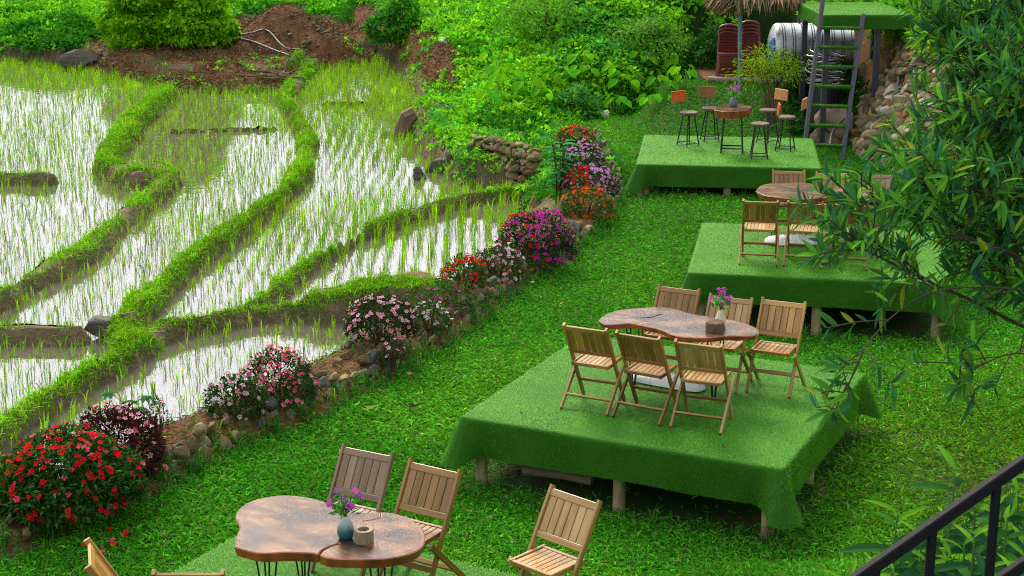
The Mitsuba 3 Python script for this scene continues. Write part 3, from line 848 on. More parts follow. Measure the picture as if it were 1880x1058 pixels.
def vase(label, p, prof, bsdf, seed, flute=0.0, zmax=0.13, bq=(0.17, 0.11, 12)):
    t = thing('flower_vase', label, 'vase')
    M = frame(p)
    v, f = lathe(prof, 48 if flute else 28, flute, 14)
    if bsdf == 'teal_glaze':
        k = sstep(0.35, 1.0, v[:, 2:] / zmax)
        part(t, 'body', mikit.ply((v, f), 'vc_gloss', smooth=True, color=np.array([0.012, 0.10, 0.12]) * (1 - k) + np.array([0.48, 0.55, 0.50]) * k), M)
    else:
        part(t, 'body', mikit.ply((v, f), bsdf, smooth=True), M)
    rg = np.random.default_rng(seed)
    h, spread, n = bq
    zb = zmax
    stems = []
    for k in range(n):
        a = rg.uniform(0, 6.28); r = spread * rg.uniform(0.25, 1.0); hh = h * rg.uniform(0.45, 1.05)
        tip = np.array([r * math.cos(a), r * math.sin(a), zb + hh])
        P = bez([[0, 0, zb - 0.04], [r * 0.2 * math.cos(a), r * 0.2 * math.sin(a), zb + hh * 0.55], tip], 8)
        sv, sf = tube(P, 0.0018, 4, False)
        stems.append((sv, sf, np.tile([0.05, 0.16, 0.03], (len(sv), 1))))
        c = PURP[k % 3]
        for q_ in range(3):
            nrm = norm(np.array([math.cos(a), math.sin(a), 0.8]) + rg.normal(0, 0.6, 3))
            o = tip + rg.normal(0, 0.014, 3)
            part(t, 'flower', shp(flower_mesh(c, (0.5, 0.4, 0.05), seed * 100 + k * 3 + q_), 'petal'), M @ orient(o, norm(np.cross(nrm, rg.normal(size=3))), nrm, 0.025))
    n = 70
    a = rg.uniform(0, 6.28, n); r = spread * rg.uniform(0.05, 0.6, n)
    lp = np.c_[r * np.cos(a), r * np.sin(a), zb + h * rg.uniform(0.0, 0.55, n)]
    stems.append(leaves(lp, norm(lp - [0, 0, zb - 0.02] + rg.normal(0, 0.02, lp.shape)), rand_dir(n, 1.0, rg), 0.062, 0.026, tint(n, (0.09, 0.36, 0.04), 0.3, 0.2, rg)))
    part(t, 'foliage', shp(join(stems), 'leaf'), M, kind='stuff')
    return t


zt = TZ + 0.001
pv = at(635, 988, zt)
vase('ribbed teal and white vase of purple flowers on the nearest table', pv, [(0.001, 0.002), (0.043, 0), (0.056, 0.03), (0.056, 0.065), (0.045, 0.11), (0.026, 0.15), (0.022, 0.165), (0.016, 0.165), (0.016, 0.12)], 'teal_glaze', 1, 0.035, 0.165)
pc = at(668, 994, zt)
t = thing('log_cup', 'small hollow log cup beside the teal vase', 'cup')
part(t, 'body', grained(lathe([(0.001, 0.0), (0.066, 0.0), (0.069, 0.02), (0.067, 0.085), (0.064, 0.09), (0.040, 0.091), (0.037, 0.085), (0.035, 0.03), (0.001, 0.028)], 26), 'pale_log', 40), frame(pc))
ph = at(1312, 607, zt)
t = thing('log_holder', 'short bark-covered log holder in front of the cream vase', 'log')
part(t, 'body', grained(lathe([(0.001, 0.0), (0.088, 0.0), (0.093, 0.03), (0.088, 0.085), (0.080, 0.092), (0.05, 0.094), (0.001, 0.07)], 26, 0.03, 5), 'bark', 40), frame(ph))
vase('cream bottle vase of purple flowers on the middle table', at(1322, 601, zt), [(0.001, 0.001), (0.05, 0), (0.056, 0.04), (0.048, 0.10), (0.030, 0.155), (0.022, 0.18), (0.016, 0.18), (0.016, 0.14)], 'cream_glaze', 2, 0, 0.18, (0.17, 0.13, 11))
vase('small dark grey vase of violet flowers on the high table', at(1346, 196, TZ4 + 0.001), [(0.001, 0.001), (0.06, 0), (0.075, 0.05), (0.06, 0.11), (0.03, 0.17), (0.024, 0.18), (0.018, 0.18), (0.018, 0.14)], 'grey_glaze', 3, 0, 0.18, (0.16, 0.16, 8))


def bundle(label, p, yaw, L, W, h, seed):
    n, m = 40, 20
    rg = np.random.default_rng(seed)
    v = []
    for i in range(n):
        u = i / (n - 1) * 2 - 1
        for j in range(m):
            a = 2 * math.pi * j / m
            e = (1 - abs(u) ** 5) ** 0.5 * 0.75 + 0.25
            x = u * L / 2; y = math.cos(a) * W / 2 * e; z = max(0.0, math.sin(a)) * h * e + 0.004
            k = meshkit.fbm(np.array([[x * 3, y * 26, z * 8 + seed]]), 3, seed)[0] - 0.5
            v.append([x + k * 0.03, y * (1 + 0.2 * k), z + max(0, math.sin(a)) * k * 0.09])
    f = []
    for i in range(n - 1):
        for j in range(m):
            k = (j + 1) % m
            f += [(i * m + j, i * m + k, i * m + m + k), (i * m + j, i * m + m + k, i * m + m + j)]
    f += [(0, k + 1, k) for k in range(1, m - 1)] + [((n - 1) * m, (n - 1) * m + k, (n - 1) * m + k + 1) for k in range(1, m - 1)]
    t = thing('folded_cloth', label, 'cloth')
    part(t, 'bundle', grained((np.array(v), np.array(f)), 'cloth', True), frame(p, yaw))
    for s in (-0.3, 0.25):
        ring = [[s * L / 2, math.cos(a) * W * 0.52, max(0.0, math.sin(a)) * h * 1.05 + 0.004] for a in np.linspace(-0.2, math.pi + 0.2, 16)]
        part(t, 'tie', mikit.ply(tube(ring, 0.006, 5), 'white_plastic', smooth=60), frame(p, yaw))


bundle('folded pale blue-white cloth lying under the middle table', at(1222, 704, PZ + 0.012), yw[1] - 0.1, 0.85, 0.26, 0.09, 5)
bundle('rolled white cloth lying under the third table', at(1452, 446, PZ + 0.012), -0.02, 0.72, 0.34, 0.10, 6)

# ------------------------------------------------------------------ flower bed: stones and bushes
bl = bez(np.c_[bed_xy, bed_xy[:, 0] * 0], 400)[:, :2]
bt = norm(np.gradient(bl, axis=0)); bn = np.c_[bt[:, 1], -bt[:, 0]]       # towards the lawn
STV = [stone(100 + k, (1, 0.72, 0.85), 0.55, 2) for k in range(10)]
STC = [(0.14, 0.10, 0.05), (0.10, 0.088, 0.062), (0.19, 0.14, 0.07), (0.085, 0.095, 0.085), (0.12, 0.075, 0.036), (0.17, 0.145, 0.10)]


def stone_col(v, c, seed):
    k = meshkit.fbm(v * 2.2 + seed, 3, seed)[:, None]
    moss = sstep(0.52, 0.75, meshkit.fbm(v * 1.4 + 9 + seed, 3, seed + 1))[:, None]
    return np.clip(np.array(c) * (0.55 + 0.9 * k) * (1 - 0.6 * moss) + np.array([0.05, 0.085, 0.02]) * 0.6 * moss, 0, 0.9)


STP = [shp((STV[k % 10][0], STV[k % 10][1], stone_col(STV[k % 10][0], STC[k % 6], k)), 'vc_rough') for k in range(18)]


def rock(parent, name, p, r, yaw, tilt=0.0, k=None):
    k = int(R.integers(18)) if k is None else k
    M = frame(p, yaw)
    ct, st_ = math.cos(tilt), math.sin(tilt)
    M[:3, :3] = M[:3, :3] @ np.array([[1, 0, 0], [0, ct, -st_], [0, st_, ct]]) @ np.diag(np.broadcast_to(r, 3).astype(float))
    return part(parent, name, STP[k], M)


s_ = np.r_[0, np.cumsum(np.linalg.norm(np.diff(bl, axis=0), axis=1))]
u = 0.0
while u < s_[-1]:
    i = int(np.searchsorted(s_, u)); i = min(i, len(bl) - 1)
    w = R.uniform(0.07, 0.155)
    for off, hz, pr_ in ((0.40, 0.08, 1.0), (0.36, 0.2, 0.55)):
        if R.random() < pr_:
            q = bl[i] + bn[i] * (off + R.normal(0, 0.035))
            rock('flower_bed', 'stone', [q[0], q[1], float(ground(*(q)) * 0.4) + hz + R.normal(0, 0.02)], np.array([w * 0.72, w * 0.62, w * R.uniform(0.7, 1.15)]), math.atan2(bt[i, 1], bt[i, 0]) + R.normal(0, 0.3), R.normal(0, 0.35))
    if R.random() < 0.35:
        q = bl[i] - bn[i] * R.uniform(0.15, 0.5)
        rock('flower_bed', 'stone', [q[0], q[1], float(ground(*q)) + 0.02], w * R.uniform(0.45, 0.9), R.uniform(0, 6), R.normal(0, 0.4))
    u += w * R.uniform(0.85, 1.25)
for (a, b), r in (((680, 660), 0.17), ((640, 655), 0.14), ((618, 668), 0.11), ((592, 690), 0.1), ((350, 820), 0.13), ((330, 835), 0.13), ((700, 640), 0.15)):
    p = at(a, b, 0.26)
    rock('flower_bed', 'stone', p, (r * 0.8, r * 0.62, r * 1.1), R.uniform(0, 6), 0.2, 3 if r > 0.15 else None)
# dry straw on the bed
n = 9000
i = R.integers(0, len(bl), n)
q = bl[i] + bn[i] * R.uniform(-0.45, 0.3, n)[:, None]
P = np.c_[q, ground(q[:, 0], q[:, 1]) + 0.012]
a = R.uniform(0, 6.28, n)
put('bed_straw', shp(leaves(P, np.c_[np.cos(a), np.sin(a), R.normal(0.1, 0.25, n)], np.tile([0, 0, 1.0], (n, 1)), R.uniform(0.04, 0.14, n), 0.006, tint(n, (0.22, 0.15, 0.08), 0.35, 0.1)), 'vc_rough'), 'stuff', 'dry brown straw mulch between the stones of the flower bed')

RED, DPINK, PINK, WHITE, MAG, ORG, LIL = (0.75, 0.012, 0.02), (0.78, 0.08, 0.16), (0.82, 0.36, 0.46), (0.85, 0.68, 0.76), (0.62, 0.03, 0.42), (0.80, 0.09, 0.02), (0.62, 0.30, 0.66)
FLP = {}


def flower_ply(col, eye, v):
    key = (col, v)
    if key not in FLP:
        FLP[key] = shp(flower_mesh(col, eye, hash(str(key)) % 1 + v * 17 + int(col[0] * 100) + int(col[2] * 1000), 5, 0.3), 'petal')
    return FLP[key]


def bush(label, px0, width, height, cols, nfl, leafc=(0.035, 0.105, 0.022), fl=0.026, ls=0.055, zb=None, depth=None, dens=1.0, seed=0, asym=0.0, parts_ok=True, open_base=0.25, group=None):
    """A mounded flowering bush: foot at the pixel, width and height in metres."""
    t = thing('flowering_bush', label, 'bush')
    rg = np.random.default_rng(500 + seed)
    nfl = int(nfl * 1.4); fl *= 0.86; dens *= 1.35
    z0 = 0.2 if zb is None else zb
    o = at(px0[0], px0[1], z0); rx, ry = width / 2, (depth or width * 0.8) / 2
    n = int(1500 * dens * width * height / 0.5)
    d = rand_dir(n, 0.35, rg)
    d[:, 2] = np.abs(d[:, 2]) * 1.0 - 0.25
    d = norm(d)
    lump = 0.72 + 0.55 * meshkit.fbm(d * 1.9 + seed * 3.1, 3, seed)
    rr = lump * rg.uniform(0.45, 1.0, n) ** 0.45
    P = np.stack([d[:, 0] * rx * rr, d[:, 1] * ry * rr, height * open_base + d[:, 2] * height * (1 - open_base) * rr], 1)
    P = P[P[:, 2] > 0.03]; d = d[:len(P)]
    dd = norm(P - [0, 0, height * open_base])
    L = leaves(P, norm(dd + rg.normal(0, 0.7, P.shape)), norm(dd + [0, 0, 0.9] + rg.normal(0, 0.3, P.shape)), ls * rg.uniform(0.7, 1.3, len(P)), ls * 0.42, tint(len(P), leafc, 0.35, 0.25, rg))
    M = frame(o)
    part(t, 'foliage', shp(L, 'glossy_leaf'), M, kind='stuff')
    st = []
    for k in range(12):
        a = rg.uniform(0, 6.28); r = rg.uniform(0.4, 0.8)
        pth = bez([[0.05 * rx * math.cos(a), 0.05 * ry * math.sin(a), -0.15], [0.35 * r * rx * math.cos(a), 0.35 * r * ry * math.sin(a), height * 0.2], [r * rx * math.cos(a), r * ry * math.sin(a), height * 0.62]], 8)
        v, f = tube(pth, np.linspace(0.011, 0.005, len(pth)), 5)
        st.append((v, f, np.tile([0.10, 0.035, 0.03], (len(v), 1)) * rg.uniform(0.6, 1.2)))
    part(t, 'stems', shp(join(st), 'vc_mid'), M)
    d = rand_dir(nfl, 0.9, rg); d[:, 2] = np.maximum(d[:, 2], -0.15); d = norm(d)
    d[:, 1] -= 0.25; d = norm(d)
    lump = 0.72 + 0.55 * meshkit.fbm(d * 1.9 + seed * 3.1, 3, seed)
    P = np.stack([d[:, 0] * rx * lump, d[:, 1] * ry * lump, height * open_base + np.maximum(d[:, 2], -0.2) * height * (1 - open_base) * lump], 1) * 1.02
    msh = []
    for k in range(nfl):
        f = rg.random(); acc = 0
        for c, wgt, side in cols:
            acc += wgt * (1 if side is None else (1.9 if (P[k, 0] / rx * side > 0.0) else 0.1))
        f *= acc; acc = 0
        for c, wgt, side in cols:
            acc += wgt * (1 if side is None else (1.9 if (P[k, 0] / rx * side > 0.0) else 0.1))
            if f <= acc:
                break
        nrm = norm(d[k] + np.array([0, -0.15, 0.55]) + rg.normal(0, 0.35, 3))
        Mf = M @ orient(P[k], norm(np.cross(nrm, rg.normal(size=3))), nrm, fl * rg.uniform(0.75, 1.15))
        eye = (0.55, 0.02, 0.10) if c in (PINK, WHITE) else tuple(np.array(c) * 0.55)
        fp = flower_ply(c, eye, int(rg.integers(3)))
        part(t, 'flower', fp, Mf)
    return t


DK = (0.03, 0.05, 0.02); RDK = (0.055, 0.022, 0.018); YG = (0.055, 0.125, 0.02)
bush('big mound of bright red flowers in the bottom left corner', (130, 925), 1.35, 0.66, [(RED, 5, None), (DPINK, 1.2, None)], 170, (0.035, 0.10, 0.02), 0.034, 0.07, seed=1, dens=1.7)
bush('low bush with orange-red flowers at the left edge, in front of the red mound', (15, 935), 0.75, 0.5, [(ORG, 3, None), (RED, 1, None)], 28, (0.04, 0.12, 0.02), 0.034, 0.07, seed=2)
bush('upright bush of dark reddish leaves topped by pale pink flowers', (222, 872), 0.85, 0.72, [(PINK, 2, None), (WHITE, 1, None), (DPINK, 1, None)], 46, RDK, 0.032, 0.06, seed=3, dens=1.2)
bush('bush with pale pink and white flowers left of the deep pink one', (433, 765), 0.62, 0.48, [(WHITE, 3, None), (PINK, 1, None)], 50, (0.035, 0.085, 0.02), 0.03, 0.055, seed=4)
bush('bush of deep pink flowers in the lower left bed', (512, 735), 0.86, 0.56, [(DPINK, 4, None), (PINK, 1.5, None)], 110, (0.03, 0.07, 0.02), 0.03, 0.055, seed=5)
bush('rounded dark-leaved bush with large pale pink flowers on bare stems', (700, 640), 0.86, 0.66, [(PINK, 4, None), (WHITE, 1, None)], 80, (0.035, 0.055, 0.02), 0.034, 0.055, seed=6, open_base=0.4, dens=1.1)
bush('small sprig with pink flowers hanging over stones below the pale pink bush', (722, 668), 0.3, 0.28, [(PINK, 1, None)], 7, (0.035, 0.055, 0.02), 0.03, 0.045, seed=7)
bush('bush with white flowers behind the stones, right of the pale pink bush', (790, 610), 0.5, 0.4, [(WHITE, 1, None)], 34, (0.04, 0.10, 0.025), 0.027, 0.05, seed=8)
bush('light green bush with few magenta flowers', (818, 570), 0.72, 0.38, [(MAG, 1, None)], 20, (0.05, 0.13, 0.025), 0.027, 0.05, seed=9)
bush('bush of scarlet flowers in the middle of the bed', (850, 540), 0.66, 0.52, [(RED, 4, None), (ORG, 1, None)], 70, (0.05, 0.11, 0.025), 0.032, 0.055, seed=10)
bush('bush of blush pink flowers right of the scarlet one', (915, 512), 0.72, 0.48, [(WHITE, 2, None), (PINK, 2, None)], 70, (0.045, 0.08, 0.025), 0.030, 0.055, seed=11)
bush('large bush mixing magenta flowers with red ones on its lower left', (985, 475), 1.12, 0.70, [(MAG, 5, None), (RED, 2, -1)], 165, (0.03, 0.06, 0.025), 0.034, 0.06, seed=12)
bush('orange-red flowered bush with yellowish stems, nearest the small corner of lawn', (1078, 398), 0.85, 0.48, [(ORG, 1, None)], 75, YG, 0.032, 0.055, seed=13)
bush('bush with lilac flowers and red ones on its left side', (1082, 352), 0.98, 0.46, [(LIL, 4, 0.6), (RED, 2.5, -1)], 130, (0.045, 0.06, 0.03), 0.034, 0.055, seed=14, zb=0.25)
bush('dark bush with lilac-pink flowers behind the lilac and red one', (1072, 312), 0.80, 0.46, [(LIL, 3, None), (PINK, 1, None)], 80, (0.04, 0.055, 0.03), 0.034, 0.055, seed=15, zb=0.25)
bush('farthest flowering bush, reddish orange, beside the far lawn', (1056, 272), 0.80, 0.45, [(ORG, 4, None), (DPINK, 1, None)], 80, YG, 0.034, 0.06, seed=16, zb=0.25)
bush('low pale pink flowers in front of the farthest orange bush', (1068, 278), 0.5, 0.26, [(WHITE, 2, None), (PINK, 2, None)], 26, (0.05, 0.1, 0.03), 0.034, 0.055, seed=17, zb=0.25)


def rosette(label, name, cat, p, n, L, W, col, seed, h=0.0, droop=0.45, bs='leaf', up=0.6):
    """plant with arching broad leaves, each a part"""
    rg = np.random.default_rng(seed)
    t = thing(name, label, cat)
    for k in range(n):
        a = 2.4 * k + rg.normal(0, 0.3)
        l = L * rg.uniform(0.6, 1.1)
        el = rg.uniform(0.35, 1.25) * up
        d = np.array([math.cos(a) * math.cos(el), math.sin(a) * math.cos(el), math.sin(el)])
        v, f = arch_leaf(l, W * l, droop * rg.uniform(0.6, 1.3))
        c = np.tile(tint(1, col, 0.2, 0.15, rg), (len(v), 1))
        part(t, 'leaf', shp((v, f, c), bs), orient(np.array(p) + [0, 0, h * rg.uniform(0.5, 1)], d, [0, 0, 1]))
    return t


def arch_leaf(L, W, droop, seg=6):
    x = np.linspace(0, 1, seg + 1)
    w = W / 2 * np.sin(np.pi * np.clip(x * 0.93 + 0.07, 0, 1)) ** 0.8
    w[-1] = 0.001
    z = -droop * L * x ** 2
    v = np.concatenate([np.c_[x * L, w, z + w * 0.35], np.c_[x * L, 0 * x, z], np.c_[x * L, -w, z + w * 0.35]])
    n = seg + 1; f = []
    for i in range(seg):
        for b in (0, n):
            f += [(b + i, b + i + n, b + i + n + 1), (b + i, b + i + n + 1, b + i + 1)]
    return v, np.array(f)


# lobed papaya plant
p = at(238, 800, 0.3); rg = np.random.default_rng(77)
t = thing('papaya_plant', 'young papaya plant with lobed blue-green leaves above the dark red bush', 'plant')
v, f = tube([p - [0, 0, 0.3], p + [0, 0, 0.32]], 0.012, 6)
part(t, 'stem', shp((v, f, np.tile([0.07, 0.14, 0.05], (len(v), 1))), 'vc_mid'))
for k in range(5):
    a = k * 1.3 + 0.4; tip = p + [0.16 * math.cos(a), 0.16 * math.sin(a), 0.36 + 0.05 * rg.normal()]
    lob = []
    for j in range(7):
        b = (j - 3) * 0.62
        v, f = arch_leaf(0.14 * (1 - 0.09 * abs(j - 3)), 0.055, 0.3, 4)
        M = orient([0, 0, 0], [math.cos(a + b), math.sin(a + b), -0.05], [0, 0, 1])
        lob.append((v @ M[:3, :3].T + tip, f, np.tile(tint(1, (0.045, 0.17, 0.06), 0.1, 0.05, rg), (len(v), 1))))
    pv_, pf = tube([p + [0, 0, 0.3], tip], 0.004, 4)
    part(t, 'leaf', shp(join(lob + [(pv_, pf, np.tile([0.07, 0.16, 0.05], (len(pv_), 1)))]), 'leaf'))
bush('thin stem with a few small red flowers beside the papaya plant', (293, 825), 0.2, 0.55, [(RED, 1, None)], 6, (0.03, 0.08, 0.02), 0.024, 0.04, seed=18, open_base=0.5, dens=0.5)
# tall leafy plant at the retaining wall
p = at(1028, 365, 0.1); rg = np.random.default_rng(78)
t = thing('leafy_plant', 'tall plant with big blue-green leaves rising left of the lilac bushes', 'plant')
for k in range(5):
    tip = p + [rg.normal(0, 0.18), rg.normal(0, 0.1), rg.uniform(0.7, 1.15)]
    v, f = tube(bez([p + [rg.normal(0, 0.05), 0, -0.1], (p + tip) / 2, tip], 10), 0.011, 6)
    part(t, 'stem', shp((v, f, np.tile([0.06, 0.13, 0.04], (len(v), 1))), 'vc_mid'))
    for j in range(11):
        b = p * (1 - (j + 3) / 13) + tip * (j + 3) / 13; a = j * 2.4 + k
        l = rg.uniform(0.18, 0.28)
        v, f = arch_leaf(l, l * 0.5, 0.35, 4)
        part(t, 'leaf', shp((v, f, np.tile(tint(1, (0.06, 0.27, 0.08), 0.15, 0.1, rg), (len(v), 1))), 'leaf'), orient(b, [math.cos(a), math.sin(a), 0.25], [0, 0, 1]))

# fallen petals and leaves on the lawn
for (a, b), c in (((200, 972), RED), ((232, 978), RED), ((186, 1015), DPINK), ((207, 992), DPINK), ((155, 1001), RED), ((208, 1000), RED), ((227, 983), RED), ((705, 685), DPINK), ((752, 686), PINK), ((582, 742), DPINK), ((562, 767), DPINK), ((880, 580), MAG), ((895, 568), RED), ((978, 519), WHITE)):
    p = at(a, b, 0.06)
    k = thing('fallen_flower', 'fallen flower lying on the grass below the bushes', 'flower', 'fallen flowers on the lawn')
    put(k, {**flower_ply(c, tuple(np.array(c) * 0.6), 0), 'to_world': T(orient(p, [1, 0.2, 0.1], [0.1, -0.2, 1], 0.032))})
for (a, b), c, L, lab in (((748, 748), (0.05, 0.03, 0.015), 0.2, 'curled dark brown dead leaf on the lawn left of the middle platform'), ((665, 752), (0.30, 0.27, 0.08), 0.2, 'yellow-green dead leaf standing in the lawn'), ((1588, 1003), (0.35, 0.13, 0.02), 0.11, 'orange dead leaf on the lawn in front of the railing'), ((1780, 1055), (0.5, 0.2, 0.03), 0.12, 'rusty dead leaf at the bottom edge beneath the railing')):
    p = at(a, b, 0.07)
    v, f = arch_leaf(L, L * 0.3, -0.3, 6)
    k = thing('dead_leaf', lab, 'leaf')
    put(k, shp((v + 0, f, np.tile(c, (len(v), 1))), 'leaf')); scene[k]['to_world'] = T(orient(p, [1, -0.3, 0.1], [0, -0.2, 1]))

for a, b in ((1391, 668), (1330, 560 + 262), (960, 760), (1300, 655), (1105, 735), (1212, 272), (1500, 478), (1340, 470)):
    k = thing('dead_leaf', 'small dry leaf scrap lying on a turf platform', 'leaf', 'leaf scraps on the platforms')
    L = R.uniform(0.03, 0.06); v, f = arch_leaf(L, L * 0.5, -0.3, 4)
    put(k, shp((v, f, np.tile((0.06, 0.045, 0.015), (len(v), 1))), 'leaf')); scene[k]['to_world'] = T(orient(at(a, b, PZ + 0.03), [R.normal(), R.normal(), 0.1], [0, -0.1, 1]))
# ------------------------------------------------------------------ lawn grass
lawn_area = [(-6.5, 8.0), (9.5, 40.0)]
n = 1250000
Y = 8.5 + 29 * R.random(n) ** 1.25
X = R.uniform(-0.40, 0.44, n) * (Y + 2)
keep = R.random(n) < 1.0
cl = gclass(X, Y)
G = ground(X, Y)
den = np.where(cl == 0, 1.0, np.where(cl == 5, 0.05, 0))
under = np.zeros(n, bool)
for M, w, d, _ in PF:
    q = (np.c_[X, Y] - M[:2, 3]) @ M[:2, :2]
    e = np.minimum(np.minimum(q[:, 0], w - q[:, 0]), np.minimum(q[:, 1], d - q[:, 1]))
    den = den * np.where(e > 0.0, 0.015 + 0.25 * sstep(0.3, 0.0, e), 0.35 + 0.65 * sstep(-0.02, -0.22, e))
bare = meshkit.fbm(np.stack([X * 0.9, Y * 0.9, 0 * X], 1), 3, 60)
worn = sstep(0.45, 0.65, bare) * sstep(1.5, 4.0, X) * sstep(19, 14, Y)
den = den * (1 - 0.75 * worn)
P = np.c_[X, Y, G]
m = (R.random(n) < den) & in_view(P, 130)
P = P[m]; worn = worn[m]
n = len(P)
a = R.uniform(0, 6.28, n)
patch = meshkit.fbm(P * [0.55, 0.55, 0], 3, 61)[:, None]; yel = (sstep(2.0, 5.0, P[:, 0]) * sstep(20, 14, P[:, 1]))[:, None]
base = np.array([0.068, 0.30, 0.018]) * (1 - yel) + np.array([0.135, 0.31, 0.016]) * yel
base = base * (0.72 + 0.65 * patch) + np.array([0.035, 0.02, 0]) * sstep(0.5, 0.8, patch)
base = np.where(R.random((n, 1)) < 0.035, [[0.24, 0.20, 0.08]], base)
D = np.stack([np.cos(a), np.sin(a), R.uniform(-0.15, 1.1, n)], 1)
Lf = leaves(P + np.c_[np.zeros((n, 2)), R.uniform(0, 0.045, n)], D, rand_dir(n, 1.2), R.uniform(0.036, 0.082, n), R.uniform(0.010, 0.019, n), tint(n, base, 0.34, 0.2), 0.14, 0.35)
put('lawn_grass', shp(Lf, 'glossy_leaf'), 'stuff', 'short broad-bladed green lawn grass between the platforms')
print('lawn', n)
# longer tufts at posts, platform feet and stones
tp = []
for M, w, d, _ in PF:
    for k in range(12):
        s = R.uniform(0, w); tp.append(place(M, s, R.normal(-0.1, 0.1)))
        s = R.uniform(0, d); tp.append(place(M, w + R.normal(0, 0.1), s))
ii = R.integers(0, len(bl), 240)
tp += list(bl[ii] + bn[ii] * R.normal(0.52, 0.07, 240)[:, None])
tp = np.array(tp); k = np.repeat(np.arange(len(tp)), 9)
P = np.c_[tp[k] + R.normal(0, 0.03, (len(k), 2)), np.zeros(len(k))]; P[:, 2] = ground(P[:, 0], P[:, 1])
a = R.uniform(0, 6.28, len(k))
put('grass_tufts', shp(blades(P, np.c_[np.cos(a), np.sin(a), 0 * a], R.uniform(0.10, 0.26, len(k)), 0.011, R.uniform(0.3, 1.0, len(k)), tint(len(k), (0.045, 0.2, 0.02), 0.25, 0.15)), 'leaf'), 'stuff', 'longer grass tufts along the stones and under the platform edges')

# ------------------------------------------------------------------ paddies: rice and bund grass
sp = 0.235
gx, gy = np.meshgrid(np.arange(-22, 3, sp), np.arange(14, 56, sp * 1.15))
gx = gx + R.normal(0, 0.014, gx.shape) + 0.05 * np.sin(gy * 0.6); gy = gy + R.normal(0, 0.025, gy.shape)
X, Y = gx.ravel(), gy.ravel()
hz = ground(X, Y)
P = np.c_[X, Y, np.full(len(X), WZ)]
dens = meshkit.fbm(np.stack([X * 0.25, Y * 0.25, 0 * X], 1), 3, 71)
far = sstep(34, 50, Y)
right = sstep(-8.0, -4.0, X + 0.0 * Y) * sstep(23, 30, Y)
m = shapely.contains(basin.buffer(-0.1), shapely.points(X, Y)) & (hz < WZ + 0.02) & in_view(P, 30)
m &= R.random(len(X)) < 0.9
P, dens, far, right = P[m], dens[m], far[m], right[m]
# extra thick growth at the far margin and in the middle paddy
edge_d = shapely.distance(basin.exterior, shapely.points(P[:, 0], P[:, 1]))
thick = np.clip(1.0 * sstep(4.5, 1.0, edge_d) * sstep(30, 42, P[:, 1]) + 0.85 * right * sstep(0.25, 0.55, dens) + 0.25 * sstep(0.5, 0.7, dens), 0, 1)
nb = (4 + 7 * thick + R.integers(0, 3, len(P))).astype(int)
k = np.repeat(np.arange(len(P)), nb)
B = P[k] + np.c_[R.normal(0, 0.018, (len(k), 2)) * (1 + 1.6 * thick[k])[:, None], np.full(len(k), -0.03)]
a = R.uniform(0, 6.28, len(k))
Hh = R.uniform(0.16, 0.30, len(k)) * (1 + 0.25 * thick[k]) * R.uniform(0.8, 1.15, len(P))[k]
rc = tint(len(P), (0.19, 0.40, 0.008), 0.22, 0.15)[k] * R.uniform(0.8, 1.2, (len(k), 1))
put('rice_seedlings', shp(blades(B, np.c_[np.cos(a), np.sin(a), 0 * a], Hh, 0.0115, R.uniform(0.05, 0.45, len(k)), np.clip(rc, 0, 0.9)), 'leaf'), 'stuff', 'young yellow-green rice seedlings in rows standing in the flooded paddies')
print('rice', len(P), len(k))
# bund grass
chunks = []
for (ln, w, zc), g in zip(bund_lines, (1.0, 1.0, 1.0, 0.45, 0.95, 0.3, 0.35, 0.5, 0.8, 0.85)):
    hw = w + 0.34; n = int(ln.length * 2 * hw * 3600 * g)
    u = R.uniform(0, ln.length, n)
    q = shapely.get_coordinates(shapely.line_interpolate_point(ln, u)); q2 = shapely.get_coordinates(shapely.line_interpolate_point(ln, u + 0.05))
    t_ = norm(q2 - q + 1e-9)
    chunks.append(q + np.c_[-t_[:, 1], t_[:, 0]] * R.uniform(-hw, hw, n)[:, None])
X = R.uniform(-19, 3, 260000); Y = R.uniform(14, 54, 260000)
near = np.min([shapely.distance(ln, shapely.points(X, Y)) for ln, w, zc in bund_lines], 0) > 0.7
chunks.append(np.c_[X, Y][near])
q = np.vstack(chunks); X, Y = q[:, 0], q[:, 1]; n = len(X)
cl = gclass(X, Y); z = ground(X, Y)
P = np.c_[X, Y, z]
nz = meshkit.fbm(np.stack([X * 1.1, Y * 1.1, 0 * X], 1), 3, 81)
m = (z > WZ + 0.03) & ((cl == 1) | (cl == 4)) & (R.random(n) < sstep(0.22, 0.46, nz) * (0.4 + 0.6 * sstep(WZ + 0.04, WZ + 0.14, z))) & in_view(P, 40)
P = P[m]; n = len(P); a = R.uniform(0, 6.28, n)
patch = meshkit.fbm(P * [0.8, 0.8, 0], 3, 82)[:, None]
bc = np.array([0.16, 0.40, 0.012]) * (0.6 + 0.8 * patch)
put('bund_grass', shp(blades(P, np.c_[np.cos(a), np.sin(a), 0 * a], R.uniform(0.03, 0.11, n) * (0.4 + 1.2 * patch[:, 0]) * np.where(R.random(n) < 0.08, 2.4, 1), 0.012, R.uniform(0.3, 1.4, n), np.where(R.random((n, 1)) < 0.07, tint(n, (0.26, 0.22, 0.08), 0.2, 0.1), tint(n, bc, 0.32, 0.22))), 'leaf'), 'stuff', 'soft bright green grass growing on the earth bunds between the paddies')
print('bund', n)

